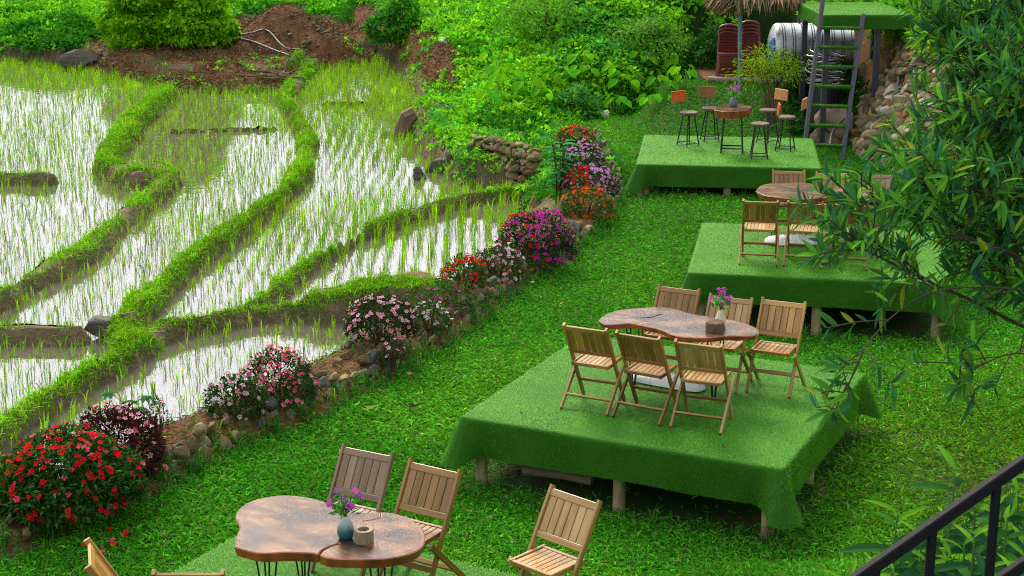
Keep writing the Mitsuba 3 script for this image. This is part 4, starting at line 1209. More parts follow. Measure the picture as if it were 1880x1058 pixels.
# stones and wood among the paddies
for lab, pxs, z, r, k in (('dark boulder at the brown bank left of the vine tree', (148, 112), -0.3, (0.62, 0.5, 0.45), 1), ('grey rock at the far bank, left edge of the paddies', (88, 100), -0.4, (0.4, 0.3, 0.28), 3),
                          ('wet dark rocks where two grassy bunds meet', (190, 600), -0.42, (0.30, 0.26, 0.2), 1), ('small upright stone beside the wet dark rocks', (236, 590), -0.36, (0.16, 0.13, 0.2), 5),
                          ('large boulder half covered by weeds above the retaining wall', (856, 284), -0.2, (0.40, 0.32, 0.34), 1), ('long low rock at the water in front of the retaining wall', (868, 322), -0.5, (0.56, 0.35, 0.28), 7),
                          ('grassy rock at the water edge left of the long low rock', (820, 308), -0.5, (0.55, 0.35, 0.27), 13), ('small brown rock standing in the water', (768, 325), -0.52, (0.2, 0.16, 0.22), 0),
                          ('flat brown rock at the end of the grassy bund by the scarlet bush', (745, 520), -0.28, (0.75, 0.32, 0.2), 4), ('half sunken stone among rice left of the broken stump', (712, 248), -0.55, (0.22, 0.18, 0.1), 13)):
    t = thing('rock', lab, 'rock')
    M = frame(at(*pxs, z), 0.3); M[:3, :3] = M[:3, :3] @ np.diag(r)
    sv, sf = stone(900 + k * 7 + len(lab), (1, 1, 1), 0.45, 3)
    col = stone_col(sv, ((0.06, 0.055, 0.05), (0.085, 0.075, 0.065), (0.12, 0.085, 0.055))[k % 3] if k != 4 else (0.16, 0.09, 0.05), k)
    put(t, {**shp((sv, sf, col), 'vc_rough'), 'to_world': T(M)})
p = at(760, 240, -0.45)
t = thing('tree_stump', 'broken dark stump with a bundle of straw at the right bank of the paddies', 'stump')
v, f = tube([p + [-0.25, 0, -0.1], p + [-0.1, 0, 0.3], p + [0.05, 0.02, 0.38]], [0.26, 0.24, 0.2], 9)
v = v + 0.06 * (meshkit.fbm(v * 5, 2, 4)[:, None] - 0.5) * [1, 1, 1]
part(t, 'trunk', grained((v, f), 'bark'))
n = 40; b = p + np.c_[R.normal(0.12, 0.05, n), R.normal(-0.1, 0.04, n), R.normal(0.34, 0.03, n)]
part(t, 'straw', shp(leaves(b, np.c_[R.normal(0.6, 0.25, n), R.normal(-0.2, 0.2, n), R.normal(-0.6, 0.2, n)], np.tile([0, -0.5, 1.0], (n, 1)), R.uniform(0.3, 0.55, n), 0.02, tint(n, (0.32, 0.25, 0.15), 0.2, 0.05)), 'vc_rough'), kind='stuff')

# retaining wall beside the paddies: every stone a piece
wl = bez(np.c_[ats([(885, 318), (918, 324), (955, 333), (1003, 345)], -0.5), np.zeros(4)], 40)[:, :2]
t = thing('retaining_wall', 'dry stone retaining wall of brown stones between the paddies and the lawn', 'wall')
wn = np.array([-0.75, -0.66])
wl = wl + wn * 0.55
for row in range(7):
    u = R.uniform(0, 0.1)
    while u < 1:
        i = u * (len(wl) - 1); q = wl[int(i)] + (wl[min(int(i) + 1, len(wl) - 1)] - wl[int(i)]) * (i % 1)
        q = q - wn * (row * 0.055) + R.normal(0, 0.02, 2)
        w = R.uniform(0.11, 0.19)
        rock(t, 'stone', [q[0], q[1], -0.55 + row * 0.135 + R.normal(0, 0.02)], (w, w * 0.8, w * R.uniform(0.6, 0.95)), R.uniform(0, 6), R.normal(0, 0.4), int(R.choice([0, 2, 4, 6, 8, 10, 12, 14, 16])))
        u += w * 1.25 / 2.3
back = np.vstack([np.c_[wl - wn * 0.12, np.full(len(wl), -0.9)], np.c_[wl - wn * 0.42, np.full(len(wl), 0.15)]])
m_ = len(wl); i = np.arange(m_ - 1)
part(t, 'earth_core', mikit.ply((back, np.stack([i, i + 1, i + m_ + 1, i + m_], 1)), 'ground_mat', uv=np.full((len(back), 2), 2.0)))
# the orange-brown silt bar at the wall's foot is part of the mud; rubble piles on the earth terrace
for name, lab, cx, cy, z, nn in (('rubble_pile', 'pile of loose grey and brown stones on the slope of the brown earth mound', 572, 82, 0.1, 34), ('rubble_pile', 'small pile of brown stones at the left end of the earth terrace', 196, 92, 0.0, 22)):
    t = thing(name, lab, 'stones')
    for k in range(nn):
        q = at(cx + R.normal(0, 20), cy + R.normal(0, 6), z)
        r = R.uniform(0.06, 0.13)
        rock(t, 'stone', gp(q[0], q[1], r * 0.4), (r, r * 0.8, r * 0.75), R.uniform(0, 6), R.normal(0, 0.5))
t = thing('branch_pile', 'heap of dead reddish brown branches on the earth terrace', 'branches')
c0 = at(510, 114, 0.15)
for k in range(14):
    q = gp(c0[0] + R.normal(0, 0.35), c0[1] + R.normal(0, 0.25), 0.06 + R.uniform(0, 0.12)); a = R.uniform(-0.5, 0.5)
    v, f = tube([q - [0.4 * math.cos(a), 0.4 * math.sin(a), R.normal(0, 0.05)], q, q + [0.4 * math.cos(a), 0.4 * math.sin(a), R.normal(0, 0.08)]], 0.025, 6)
    part(t, 'branch', grained((v, f), 'bark'))

# ------------------------------------------------------------------ hillside greenery
def canopy(name, label, n, sampler, size, cols, seed, leaf=0.11, per=20, asp=0.6, mat='leaf', flat=0.7):
    rg = np.random.default_rng(seed)
    C = sampler(n, rg)
    r = size * rg.uniform(0.5, 1.4, len(C))
    sp_ = meshkit.fbm(C * [0.35, 0.35, 0.35], 2, seed)
    k = np.repeat(np.arange(len(C)), per)
    d = rand_dir(len(k), 0.35, rg); d[:, 2] = np.abs(d[:, 2])
    P = C[k] + d * (r[k] * rg.uniform(0.7, 1.0, len(k)))[:, None] * [1, 1, flat]
    pal = np.array(cols); ci = np.clip((np.clip((sp_ - 0.25) / 0.5, 0, 0.999) * len(pal) + rg.normal(0, 0.6, len(C))).astype(int), 0, len(pal) - 1)
    col = pal[ci] * np.exp(rg.normal(0, 0.22, (len(C), 1)))
    tintk = col[k] * np.exp(rg.normal(0, 0.22, (len(k), 1))) * np.hstack([1 + rg.normal(0, 0.15, (len(k), 1)), np.ones((len(k), 1)), np.ones((len(k), 1))])
    ls = leaf * (0.6 + 0.8 * rg.random(len(C)))[k] * rg.uniform(0.7, 1.3, len(k))
    put(name, shp(leaves(P, norm(d + rg.normal(0, 0.6, d.shape) + [0, 0, -0.25]), norm(d + [0, 0, 0.7] + rg.normal(0, 0.35, d.shape)), ls, ls * asp, np.clip(tintk, 0.002, 0.9), 0.15, 0.2), mat), 'stuff', label)
    print(name, len(k))


GREENS = [(0.035, 0.19, 0.012), (0.11, 0.42, 0.014), (0.20, 0.52, 0.016), (0.07, 0.31, 0.04), (0.16, 0.47, 0.012)]


def hill_sampler(vis):
    def f(n, rg):
        m = n * 7
        Y = 34 + (rg.random(m) ** (1.3 if vis else 0.8)) * (30 if vis else 60); X = rg.uniform(-0.36, 0.36, m) * (Y + 3)
        P = np.c_[X, Y, ground(X, Y)]
        cl_ = gclass(X, Y)
        ok = (cl_ == 3)
        v = in_view(P, 45)
        ok &= v if vis else ~v
        return P[ok][:n]
    return f


canopy('hillside_weeds', 'dense bright green weeds covering the hillside behind the paddies', 11500, hill_sampler(True), 0.26, GREENS, 91, 0.13, 24)
canopy('upper_hillside_weeds', 'green undergrowth higher up the hill', 2600, hill_sampler(False), 0.9, GREENS, 92, 0.4, 22)


def bank_sampler(pts, zz, sd=0.35):
    C = np.array([at(a, b, zz) for a, b in pts])
    def f(n, rg):
        k = rg.integers(0, len(C), n)
        q = C[k][:, :2] + rg.normal(0, sd, (n, 2))
        ok = gclass(q[:, 0], q[:, 1]) != 4
        q = q[ok]
        return np.c_[q, ground(q[:, 0], q[:, 1]) + 0.02]
    return f


canopy('bank_weeds', 'low leafy weeds on the right bank of the paddies', 1300, bank_sampler([(690, 95), (720, 112), (755, 132), (800, 172), (830, 195), (810, 235), (850, 250), (880, 262), (900, 268), (930, 262), (980, 258), (1010, 250), (860, 296), (830, 290), (960, 268), (1008, 318), (1012, 340), (1004, 300), (1000, 365)], -0.15, 0.5), 0.12, GREENS, 93, 0.085, 18)
def bund_sampler(n, rg):
    C = []
    for (ln, w, zc), g in zip(bund_lines, (1.0, 1.0, 0.9, 0.25, 1.2, 0, 0.15, 0.2, 0.3, 0.9)):
        m = int(ln.length * 16 * g * n / 1000)
        q = shapely.get_coordinates(shapely.line_interpolate_point(ln, rg.uniform(0, ln.length, m))) + rg.normal(0, w * 0.6 + 0.06, (m, 2))
        C.append(q)
    q = np.vstack(C); z = ground(q[:, 0], q[:, 1])
    k = (z > WZ + 0.06) & (meshkit.fbm(np.c_[q * 0.7, 0 * z], 2, 17) > 0.47)
    return np.c_[q, z][k]


canopy('bund_weeds', 'little broad-leaved weeds among the grass on the bunds', 1000, bund_sampler, 0.06, GREENS, 98, 0.036, 12)
canopy('terrace_weeds', 'sparse small weeds on the brown earth terrace', 240, bank_sampler([(230, 118), (262, 125), (300, 132), (420, 138), (500, 135), (535, 118), (555, 110), (440, 120)], 0.0, 0.6), 0.1, GREENS, 94, 0.07, 12)


n = 40000
q = np.array([at(a_, b_, 0.0)[:2] for a_, b_ in zip(R.uniform(150, 860, n), R.uniform(30, 180, n))])
q = q[gclass(q[:, 0], q[:, 1]) == 2]; n = len(q); a = R.uniform(0, 6.28, n)
put('terrace_litter', shp(leaves(np.c_[q, ground(q[:, 0], q[:, 1]) + 0.015], np.c_[np.cos(a), np.sin(a), R.uniform(-0.1, 0.9, n)], rand_dir(n, 1.0), R.uniform(0.08, 0.26, n), R.uniform(0.015, 0.035, n), tint(n, np.where(R.random((n, 1)) < 0.82, [[0.12, 0.065, 0.03]], [[0.10, 0.16, 0.03]]), 0.4, 0.1)), 'vc_rough'), 'stuff', 'dry brown grass and litter on the bare earth terrace')


def shrub(name, label, cat, p, w, h, n, cols, leaf, seed, asp=0.55, trunk=True, mat='leaf', lumps=1.0, lobes=None):
    rg = np.random.default_rng(seed)
    t = thing(name, label, cat)
    d = rand_dir(n, 0.3, rg); d[:, 2] = np.abs(d[:, 2]) - 0.12; d = norm(d)
    lump = 0.45 + 1.05 * lumps * meshkit.fbm(d * 2.1 + seed, 2, seed)
    rr = lump * rg.uniform(0.35, 1, n) ** 0.4
    P = np.stack([d[:, 0] * w / 2 * rr, d[:, 1] * w / 2 * rr, h * 0.15 + d[:, 2] * h * 0.85 * rr], 1)
    if lobes:                                                      # several overlapping mounds: x, y, z, radius, half height
        lb = np.array(lobes)[rg.choice(len(lobes), n, p=np.array([q[3] ** 2 for q in lobes]) / sum(q[3] ** 2 for q in lobes))]
        d = rand_dir(n, 0.15, rg); rr = (0.55 + 0.8 * meshkit.fbm(d * 2.3 + lb[:, :3], 2, seed)) * rg.uniform(0.5, 1, n) ** 0.4
        P = lb[:, :3] + d * (rr[:, None] * lb[:, [3, 3, 4]])
        P[:, 2] = np.abs(P[:, 2])
    pal = np.array(cols); ci = np.clip((meshkit.fbm(P / w * 5, 2, seed) * len(pal)).astype(int), 0, len(pal) - 1)
    c = pal[ci] * np.exp(rg.normal(0, 0.28, (n, 1)))
    ls = leaf * rg.uniform(0.6, 1.3, n)
    part(t, 'crown', shp(leaves(P, norm(d + rg.normal(0, 0.6, d.shape) + [0, 0, -0.4]), norm(d + [0, 0, 0.5] + rg.normal(0, 0.3, d.shape)), ls, ls * asp, np.clip(c, 0.002, 0.9), 0.15, 0.2), mat), frame(p), kind='stuff')
    if trunk:
        for k in range(4):
            a = k * 1.6; v, f = tube(bez([[0.03 * math.cos(a), 0.03 * math.sin(a), -0.2], [w * 0.08 * math.cos(a), w * 0.08 * math.sin(a), h * 0.3], [w * 0.22 * math.cos(a), w * 0.22 * math.sin(a), h * 0.6]], 8), np.linspace(0.05, 0.02, 9) * min(1, h), 6)
            part(t, 'stem', grained((v, f), 'bark'), frame(p))
    return t


LIME = [(0.12, 0.36, 0.010), (0.17, 0.42, 0.010), (0.06, 0.25, 0.012)]
p = at(300, 80, 0.25); g = gp(p[0], p[1])
shrub('vine_covered_tree', 'tall mound of lime green creeper smothering a tree on the earth terrace', 'tree', g + [-0.35, 0.9, 0], 3.3, 4.0, 9500, LIME, 0.145, 201, 0.8, lobes=[(-0.75, 0, 0.75, 0.95, 0.8), (-0.35, 0, 1.7, 0.85, 0.9), (0.15, 0.2, 0.7, 0.9, 0.8), (0.0, 0.2, 2.7, 0.85, 0.9), (0.75, 0.3, 2.4, 0.65, 0.9)])
shrub('vine_covered_shrub', 'lower right lobe of lime green creeper beside the big vine mound', 'shrub', gp(p[0] + 1.05, p[1] + 0.2), 2.3, 2.9, 6000, LIME, 0.14, 202, 0.8, lobes=[(-0.2, 0, 0.55, 0.8, 0.6), (0.35, 0, 0.5, 0.75, 0.55), (0.1, 0.1, 1.3, 0.65, 0.75), (-0.05, 0.2, 2.0, 0.6, 0.8)])
shrub('vine_covered_shrub', 'small round lime creeper at the right foot of the vine mound', 'shrub', hit(402, 74), 0.9, 0.75, 1100, LIME, 0.13, 203, 0.8)
shrub('shrub', 'dark green rounded shrub on the slope right of the brown earth mound', 'shrub', hit(735, 74), 1.8, 1.2, 3000, [(0.03, 0.15, 0.016), (0.07, 0.29, 0.02)], 0.15, 204, lobes=[(-0.45, 0, 0.35, 0.6, 0.45), (0.35, 0, 0.3, 0.65, 0.4), (0.05, 0.1, 0.75, 0.5, 0.45)])
shrub('shrub', 'bluish green shrub at the foot of the slope behind the farthest flowers', 'shrub', hit(1055, 215), 1.2, 0.65, 2000, [(0.05, 0.22, 0.035), (0.09, 0.30, 0.04)], 0.10, 206)
shrub('shrub', 'dark shrub at the left of the maroon chairs', 'shrub', hit(1305, 120), 1.3, 0.9, 2000, [(0.02, 0.10, 0.015), (0.05, 0.18, 0.03)], 0.11, 207)
shrub('shrub', 'pale flecked shrub on the slope above the taro leaves', 'shrub', hit(1000, 70), 2.2, 1.2, 2600, [(0.14, 0.36, 0.03), (0.09, 0.29, 0.02)], 0.10, 208)
shrub('shrub', 'pale flowering weed shrub in the middle of the slope', 'shrub', hit(1190, 100), 1.9, 1.0, 2200, [(0.16, 0.36, 0.06), (0.09, 0.29, 0.02)], 0.10, 209)
# bamboo grass clump and taro
for k, (a, b, z, sz) in enumerate([(930, 165, 0.9, 0.6), (985, 135, 1.3, 0.55), (905, 195, 0.5, 0.5), (1010, 160, 1.0, 0.5), (1090, 175, 0.9, 0.6), (1135, 150, 1.2, 0.5), (1170, 185, 0.6, 0.55), (1215, 165, 0.9, 0.5), (1240, 130, 1.4, 0.5), (1270, 85, 2.0, 0.6), (1180, 120, 1.5, 0.5), (960, 200, 0.4, 0.45), (1045, 195, 0.6, 0.5), (1130, 200, 0.4, 0.45), (1318, 150, 0.9, 0.4), (1330, 62, 2.2, 0.5), (1440, 30, 2.6, 0.6), (1070, 120, 1.6, 0.5), (905, 120, 1.0, 0.5), (1225, 95, 1.8, 0.5),
    (915, 150, 1.0, 0.6), (950, 150, 1.0, 0.55), (970, 175, 0.7, 0.6), (1000, 190, 0.5, 0.5), (1110, 165, 1.0, 0.55), (1150, 170, 0.8, 0.6), (1190, 150, 1.1, 0.6), (1200, 195, 0.4, 0.5), (1075, 145, 1.3, 0.5), (1290, 60, 2.3, 0.6), (1250, 150, 1.1, 0.5), (940, 190, 0.5, 0.55), (1030, 150, 1.1, 0.5)]):
    if k % 5 in (1, 4):
        continue
    rg = np.random.default_rng(300 + k)
    o = hit(a, b + 12)
    where = 'low on the slope' if b > 170 else 'half way up the slope' if b > 110 else 'high on the slope'
    t = thing('taro_plant', f'taro plant with broad heart-shaped yellow-green leaves {where}', 'plant', 'taro plants ' + where)
    sz *= 0.62
    for j in range(7):
        an = j * 0.9 + rg.normal(0, 0.25) - 2.6; h = sz * rg.uniform(0.9, 1.6)
        base = o + [0.25 * sz * math.cos(an), 0.25 * sz * math.sin(an), 0]
        tip = o + [0.75 * sz * math.cos(an), 0.75 * sz * math.sin(an), h]
        L = sz * rg.uniform(0.65, 0.95)
        v, f = arch_leaf(L, L * 0.72, 0.25, 6)
        v[:, 0] -= 0.2 * L
        c = np.tile(tint(1, (0.15, 0.46, 0.010) if rg.random() < 0.6 else (0.08, 0.34, 0.015), 0.18, 0.12, rg), (len(v), 1))
        part(t, 'leaf', shp((v, f, c), 'leaf'), orient(tip, [math.cos(an), math.sin(an) - 0.35, -0.55], [0, -0.35, 1]))
        sv, sf = tube(bez([base, (base + tip) / 2 + [0, 0, 0.1 * sz], tip], 6), 0.011, 5, False)
        part(t, 'stalk', shp((sv, sf, np.tile([0.09, 0.22, 0.03], (len(sv), 1))), 'vc_mid'))
for lab, q, r in (('pale stone showing among the weeds on the slope', (815, 80, 0.9), 0.2), ('white stone above the earth mound', (690, 45, 0.8), 0.17), ('whitish stone at the edge of the far lawn', (1108, 214, 0.05), 0.16)):
    t = thing('stone', lab, 'stone'); p = hit(q[0], q[1], r * 0.4)
    sv, sf = stone(int(1000 * r) + 3, (1, 0.8, 0.7), 0.4, 2)
    put(t, {**shp((sv, sf, np.tile([0.62, 0.58, 0.52], (len(sv), 1))), 'vc_rough'), 'to_world': T(frame(p, 0.4, r))})

# black hoses
def hose(label, pts, r, mat='grey_pipe', name='hose', lift=0.05):
    t = thing(name, label, 'hose')
    P = bez([p if len(p) == 3 and lift is None else gp(p[0], p[1], lift + r) for p in pts], 60)
    if lift is not None:
        P[:, 2] = np.maximum(P[:, 2], ground(P[:, 0], P[:, 1]) + r * 0.8)
    put(t, mikit.ply(tube(P, r, 8), mat, smooth=60))


hose('grey hose curving over the top of the brown earth mound', [at(420, 56, 0.5), at(460, 55, 0.5), at(490, 48, 0.6), at(520, 36, 0.9), at(548, 30, 1.0)], 0.03)
hose('grey hose crossing the foot of the earth mound down to the paddy', [at(424, 68, 0.3), at(465, 71, 0.3), at(505, 80, 0.3), at(535, 90, 0.2), at(560, 98, 0.0)], 0.034)
hose('thin pale hose running along the far edge of the middle paddy', [at(590, 103, -0.3), at(620, 98, -0.3), at(645, 94, -0.2)], 0.018, 'grey_pipe')

# ------------------------------------------------------------------ right background: rock slope, ladder, deck, tank, shelter
t = thing('cliff', 'rough cliff of brown and grey stones rising behind the third platform', 'cliff')
rl = bez(np.c_[rock_line[:8], np.zeros(8)], 160)[:, :2]
rt = norm(np.gradient(rl, axis=0)); rn = np.c_[-rt[:, 1], rt[:, 0]]
rn = rn * np.sign(rn[:, :1] + 1e-9)                                  # away from the lawn (+x)
RKC = [(0.23, 0.165, 0.085), (0.17, 0.135, 0.085), (0.29, 0.23, 0.14), (0.42, 0.38, 0.29), (0.25, 0.13, 0.05), (0.15, 0.12, 0.07)]
RKP, RKS = [], []
for k in range(14):
    sv, sf = stone(700 + k, (1, 0.8, 0.8), 0.5, 2); RKS.append((sv, sf))
    RKP.append(shp((sv, sf, stone_col(sv, RKC[k % 6], k)), 'vc_rough'))
near_stones, rubble = 0, []
for k in range(1500):
    i = int(R.integers(10, len(rl) - 2)); e = R.uniform(0, 1.12)
    if rl[i, 1] > 33.6:
        continue
    q = rl[i] + rn[i] * (e * 1.12)
    r = R.uniform(0.11, 0.30) * (0.8 if e > 0.6 else 1)
    M = frame(gp(q[0], q[1], 0.0), R.uniform(0, 6))
    M[:3, :3] = M[:3, :3] @ np.diag([r, r * R.uniform(0.6, 1), r * R.uniform(0.6, 1.0)])
    if rl[i, 1] > 25.5 and near_stones < 300:
        part(t, 'stone', RKP[k % 14], M); near_stones += 1
    else:
        sv, sf = RKS[k % 14]
        rubble.append((sv @ M[:3, :3].T + M[:3, 3], sf, stone_col(sv, RKC[k % 6], k % 14)))
part(t, 'rubble', shp(join(rubble), 'vc_rough'), kind='stuff')
for lab, q, r in (('big rounded boulder seen through the ladder', (1525, 218, 0.3), (0.5, 0.4, 0.42)), ('reddish boulder at the foot of the ladder', (1540, 262, 0.1), (0.42, 0.35, 0.3)), ('brown boulder left of the ladder foot', (1500, 248, 0.15), (0.3, 0.25, 0.28))):
    t = thing('rock', lab, 'rock'); p = at(*q)
    p = np.array([p[0] + 0.1, 32.9, 0.45 if q[1] < 230 else 0.15])
    M = frame([at(q[0], q[1], p[2])[0], p[1], p[2]], 0.5); M[:3, :3] = M[:3, :3] @ np.diag(r)
    sv, sf = stone(820 + q[0], (1, 1, 1), 0.4, 3)
    put(t, {**shp((sv, sf, stone_col(sv, (0.24, 0.17, 0.12), q[0])), 'vc_rough'), 'to_world': T(M)})


def rockveg(lo, hi):
    def f(n, rg):
        i = rg.integers(0, len(rl) - 5, n); e = rg.uniform(lo, hi, n)
        q = rl[i] + rn[i] * e[:, None]
        P = np.c_[q, ground(q[:, 0], q[:, 1]) + 0.05]
        keep = (e > 1.05) | (meshkit.fbm(P * 1.1, 3, 5) > 0.56)
        return P[keep]
    return f


canopy('rock_top_weeds', 'yellow-green ferny growth on top of the rock face', 2300, rockveg(0.95, 4.2), 0.26, [(0.10, 0.27, 0.012), (0.17, 0.36, 0.015), (0.06, 0.19, 0.015)], 95, 0.15, 24, 0.4)
canopy('rock_creepers', 'small green creepers hanging over the rock face', 700, rockveg(0.0, 1.1), 0.14, GREENS, 96, 0.07, 18)
canopy('ledge_weeds', 'dark leafy weeds under the raised deck and around the tank', 420, lambda n, rg: np.c_[(q := np.c_[rg.uniform(5.9, 7.4, n), rg.uniform(33.4, 37, n)]), ground(q[:, 0], q[:, 1]) + 0.05], 0.2, [(0.015, 0.07, 0.012), (0.03, 0.12, 0.015)], 97, 0.12, 20)
DZ, DY = 2.68, 32.5
t = thing('raised_deck', 'raised turf-covered deck at the top of the ladder', 'platform')
v, tri, m = carpet(1.75, 2.6, 0.26, 0.0)
Md = frame([6.14, DY, DZ], 0.02)
part(t, 'carpet', grained((v, tri), 'turf', 45), Md)
part(t, 'turf_pile', shp(fibres(v, tri, 22000), 'turf_fibre', normals=fibres.normals), Md, kind='stuff')
for x, y in ((0.12, 0.15), (1.15, 0.2), (0.12, 2.4), (1.6, 2.4)):
    wx = Md @ [x, y, 0, 1]
    g = float(ground(wx[0], wx[1])) - DZ - 0.1
    part(t, 'post', barply('frame_metal', bar([x, y, g], [x, y, -0.03], 0.11, 0.11, (0, 1, 0))), Md)
for y in (0.15, 1.3, 2.4):
    part(t, 'joist', barply('frame_metal', bar([0.02, y, -0.09], [1.8, y, -0.09], 0.08, 0.1)), Md)
t = thing('ladder', 'grey metal ladder with turf-wrapped rungs leaning on the raised deck', 'ladder')
La, Lb = np.array([5.66, 31.35, float(ground(5.66, 31.35)) - 0.05]), np.array([6.12, 32.40, 3.35])
Ra, Rb = np.array([6.42, 31.35, float(ground(6.42, 31.35)) - 0.05]), np.array([6.90, 32.38, 2.69])
upv = (0, -1, 0.36)
part(t, 'rail', barply('frame_metal', bar(La, Lb, 0.075, 0.13, upv, 0.006)))
part(t, 'rail', barply('frame_metal', bar(Ra, Rb, 0.075, 0.13, upv, 0.006)))
for k in range(7):
    z = 0.28 + k * 0.365
    a = La + (Lb - La) * (z - La[2]) / (Lb[2] - La[2]); b = Ra + (Rb - Ra) * (z - Ra[2]) / (Rb[2] - Ra[2])
    b[2] -= 0.03
    rv = bar(a, b, 0.16, 0.05, (0, 0, 1), 0.012)
    rk = part(t, 'rung', barply('turf', rv))
    fv = fibres(rv[0], rv[1], 900, 0.025, 0.01, (0.04, 0.15, 0.012))
    part(t, 'rung_pile', shp(fv, 'turf_fibre'), kind='stuff')
# tank
t = thing('water_tank', 'ribbed stainless steel water tank with a blue band, lying behind the ladder', 'tank')
prof = [(0.001, -0.12), (0.25, -0.10), (0.42, -0.05), (0.52, 0.0), (0.555, 0.06)]
L = 1.6; zz = 0.08
while zz < L:
    prof += [(0.56, zz), (0.56, zz + 0.05), (0.535, zz + 0.062), (0.56, zz + 0.074), (0.56, zz + 0.10), (0.535, zz + 0.112), (0.56, zz + 0.124)]
    zz += 0.21
prof += [(0.555, L + 0.02), (0.42, L + 0.1), (0.001, L + 0.14)]
tc = np.array([5.68, 35.7, 1.62])
Mt = np.eye(4); Mt[:3, :3] = np.array([[0, 0, 1], [0, 1, 0], [-1, 0, 0]], float) @ np.eye(3); Mt[:3, 3] = tc
part(t, 'shell', mikit.ply(lathe(prof, 48), 'steel', smooth=30), Mt)
band = lathe([(0.20, -0.115), (0.36, -0.078), (0.47, -0.035)], 48)
fb = band[1]
cen = band[0][fb].mean(1)
an_ = np.arctan2(cen[:, 1], cen[:, 0])
fb = fb[(an_ < -0.55) & (an_ > -2.3)]
part(t, 'blue_label', mikit.ply((band[0] * [1.012, 1.012, 1] + [0, 0, -0.006], fb), 'blue_paint'), Mt)
part(t, 'pipe', mikit.ply(tube(bez([tc + [0.55, 0, 0.5], tc + [0.55, 0, 0.68], tc + [0.62, 0, 0.72], tc + [1.0, 0, 0.66]], 14), 0.022, 8), 'grey_pipe', smooth=60))
for x in (0.15, 0.8, 1.4):
    part(t, 'cradle', barply('frame_metal', bar(tc + [x, -0.45, -0.62], tc + [x, 0.45, -0.62], 0.08, 0.1)))
    for s in (-0.4, 0.4):
        part(t, 'leg', barply('frame_metal', bar([tc[0] + x, tc[1] + s, float(ground(tc[0] + x, tc[1] + s)) - 0.1], tc + [x, s, -0.57], 0.06, 0.06, (0, 1, 0))))
part(t, 'strap_rail', grained(tube([tc + [0.1, -0.58, -0.42], tc + [1.1, -0.58, -0.42]], 0.03, 8), 'pale_log'))
# coil of cable
t = thing('cable_coil', 'tangled coil of silvery hose stacked behind the ladder', 'coil')
cc = np.array([6.45, 33.6, 1.15])
for k in range(15):
    r = R.uniform(0.30, 0.42); th = np.linspace(0, 6.28, 34)
    tl = R.normal(0, 0.07, 2)
    z = k * 0.045 + R.normal(0, 0.012)
    pts = np.stack([r * np.cos(th), r * 0.8 * np.sin(th), z + tl[0] * np.cos(th) + tl[1] * np.sin(th)], 1) + cc
    part(t, 'loop', mikit.ply(tube(pts, 0.016, 6, False), 'steel' if k % 4 else 'grey_pipe', smooth=60))
part(t, 'stand', mikit.ply(lathe([(0.3, -1.15), (0.3, -0.02), (0.001, -0.01)], 16), 'black_metal', smooth=40), frame(cc))
# log kerb of the terrace
t = thing('log_kerb', 'pale timber edging along the raised terrace behind the bar stools', 'timber')
v, f = tube(bez([[4.35, 36.35, 0.86], [5.2, 36.3, 0.84], [6.1, 36.25, 0.8]], 20), 0.07, 8)
put(t, grained((v + 0.03 * (meshkit.fbm(v * 6, 2, 3)[:, None] - 0.5), f), 'pale_log', 50))
t = thing('timber', 'short pale stick lying in the grass by the small tree', 'timber')
p = at(1405, 170, 0.25)
put(t, grained(tube([p + [-0.22, 0, 0.0], p + [0, 0, 0.12], p + [0.25, 0, 0.22]], 0.03, 8), 'pale_log', 50))

# thatched shelter
t = thing('thatched_shelter', 'corner of a thatched roof on a thin grey-green post at the top edge', 'shelter')
SY = 35.6
def sx(px_, y=SY):
    return (px_ - 940) / F * (y * CT + 3.0 * ST + 0.0)
th_pts, th_D, th_N = [], [], []
eL, eR = np.array([4.40, SY - 0.4, 2.84]), np.array([6.05, SY - 0.55, 2.98])
apex = np.array([5.6, SY + 2.2, 4.6])
for k in range(1500):
    u = R.random(); w = R.random() ** 1.5
    e = eL + (eR - eL) * u
    up_ = apex + (e - eR) * 0.5
    P0 = e + (up_ - e) * w
    th_pts.append(P0 + R.normal(0, 0.04, 3))
    d = norm(e - up_) + R.normal(0, 0.16, 3) + [(-0.55 if u < 0.25 else 0.0) * (1 - w), 0, -0.25]
    th_D.append(d); th_N.append([0, -0.6, 0.9])
for k in range(260):                                                # left corner sheaf
    b = np.array([4.62, SY - 0.4, 2.98]) + R.normal(0, 0.1, 3)
    th_pts.append(b); th_D.append(np.array([-1.0, -0.25, -0.75]) + R.normal(0, 0.25, 3)); th_N.append([0, -0.6, 0.9])
for k in range(220):                                                # hanging fringe
    u = R.random(); u = 0.62 + 0.38 * u if k % 3 else 0.3 * u; b = eL + (eR - eL) * u + [0, 0, 0.05]
    th_pts.append(b); th_D.append(np.array([0.1, -0.2, -1.0]) + R.normal(0, 0.2, 3)); th_N.append([0, -1, 0.2])
n = len(th_pts)
part(t, 'thatch_layer', shp(leaves(np.array(th_pts), np.array(th_D), np.array(th_N), R.uniform(0.3, 0.62, n), R.uniform(0.03, 0.07, n), tint(n, (0.27, 0.19, 0.11), 0.4, 0.08), 0.1, 0.1), 'vc_rough'), kind='stuff')
rf = np.array([eL + [-0.05, 0, 0.06], eR + [0.0, 0, 0.06], apex + [0.1, 0, 0], apex + [-1.0, 0, 0]])
rf = np.vstack([rf, rf - [0, 0, 0.05]])
part(t, 'roof_base', grained((rf, np.array([(0, 1, 2), (0, 2, 3), (4, 6, 5), (4, 7, 6), (0, 4, 5), (0, 5, 1), (3, 2, 6), (3, 6, 7), (0, 3, 7), (0, 7, 4), (1, 5, 6), (1, 6, 2)])), 'bark'))
part(t, 'post', mikit.ply(tube([[4.93, SY - 0.35, 0.75], [4.86, SY - 0.35, 3.12]], 0.045, 10), 'green_pipe', smooth=60))
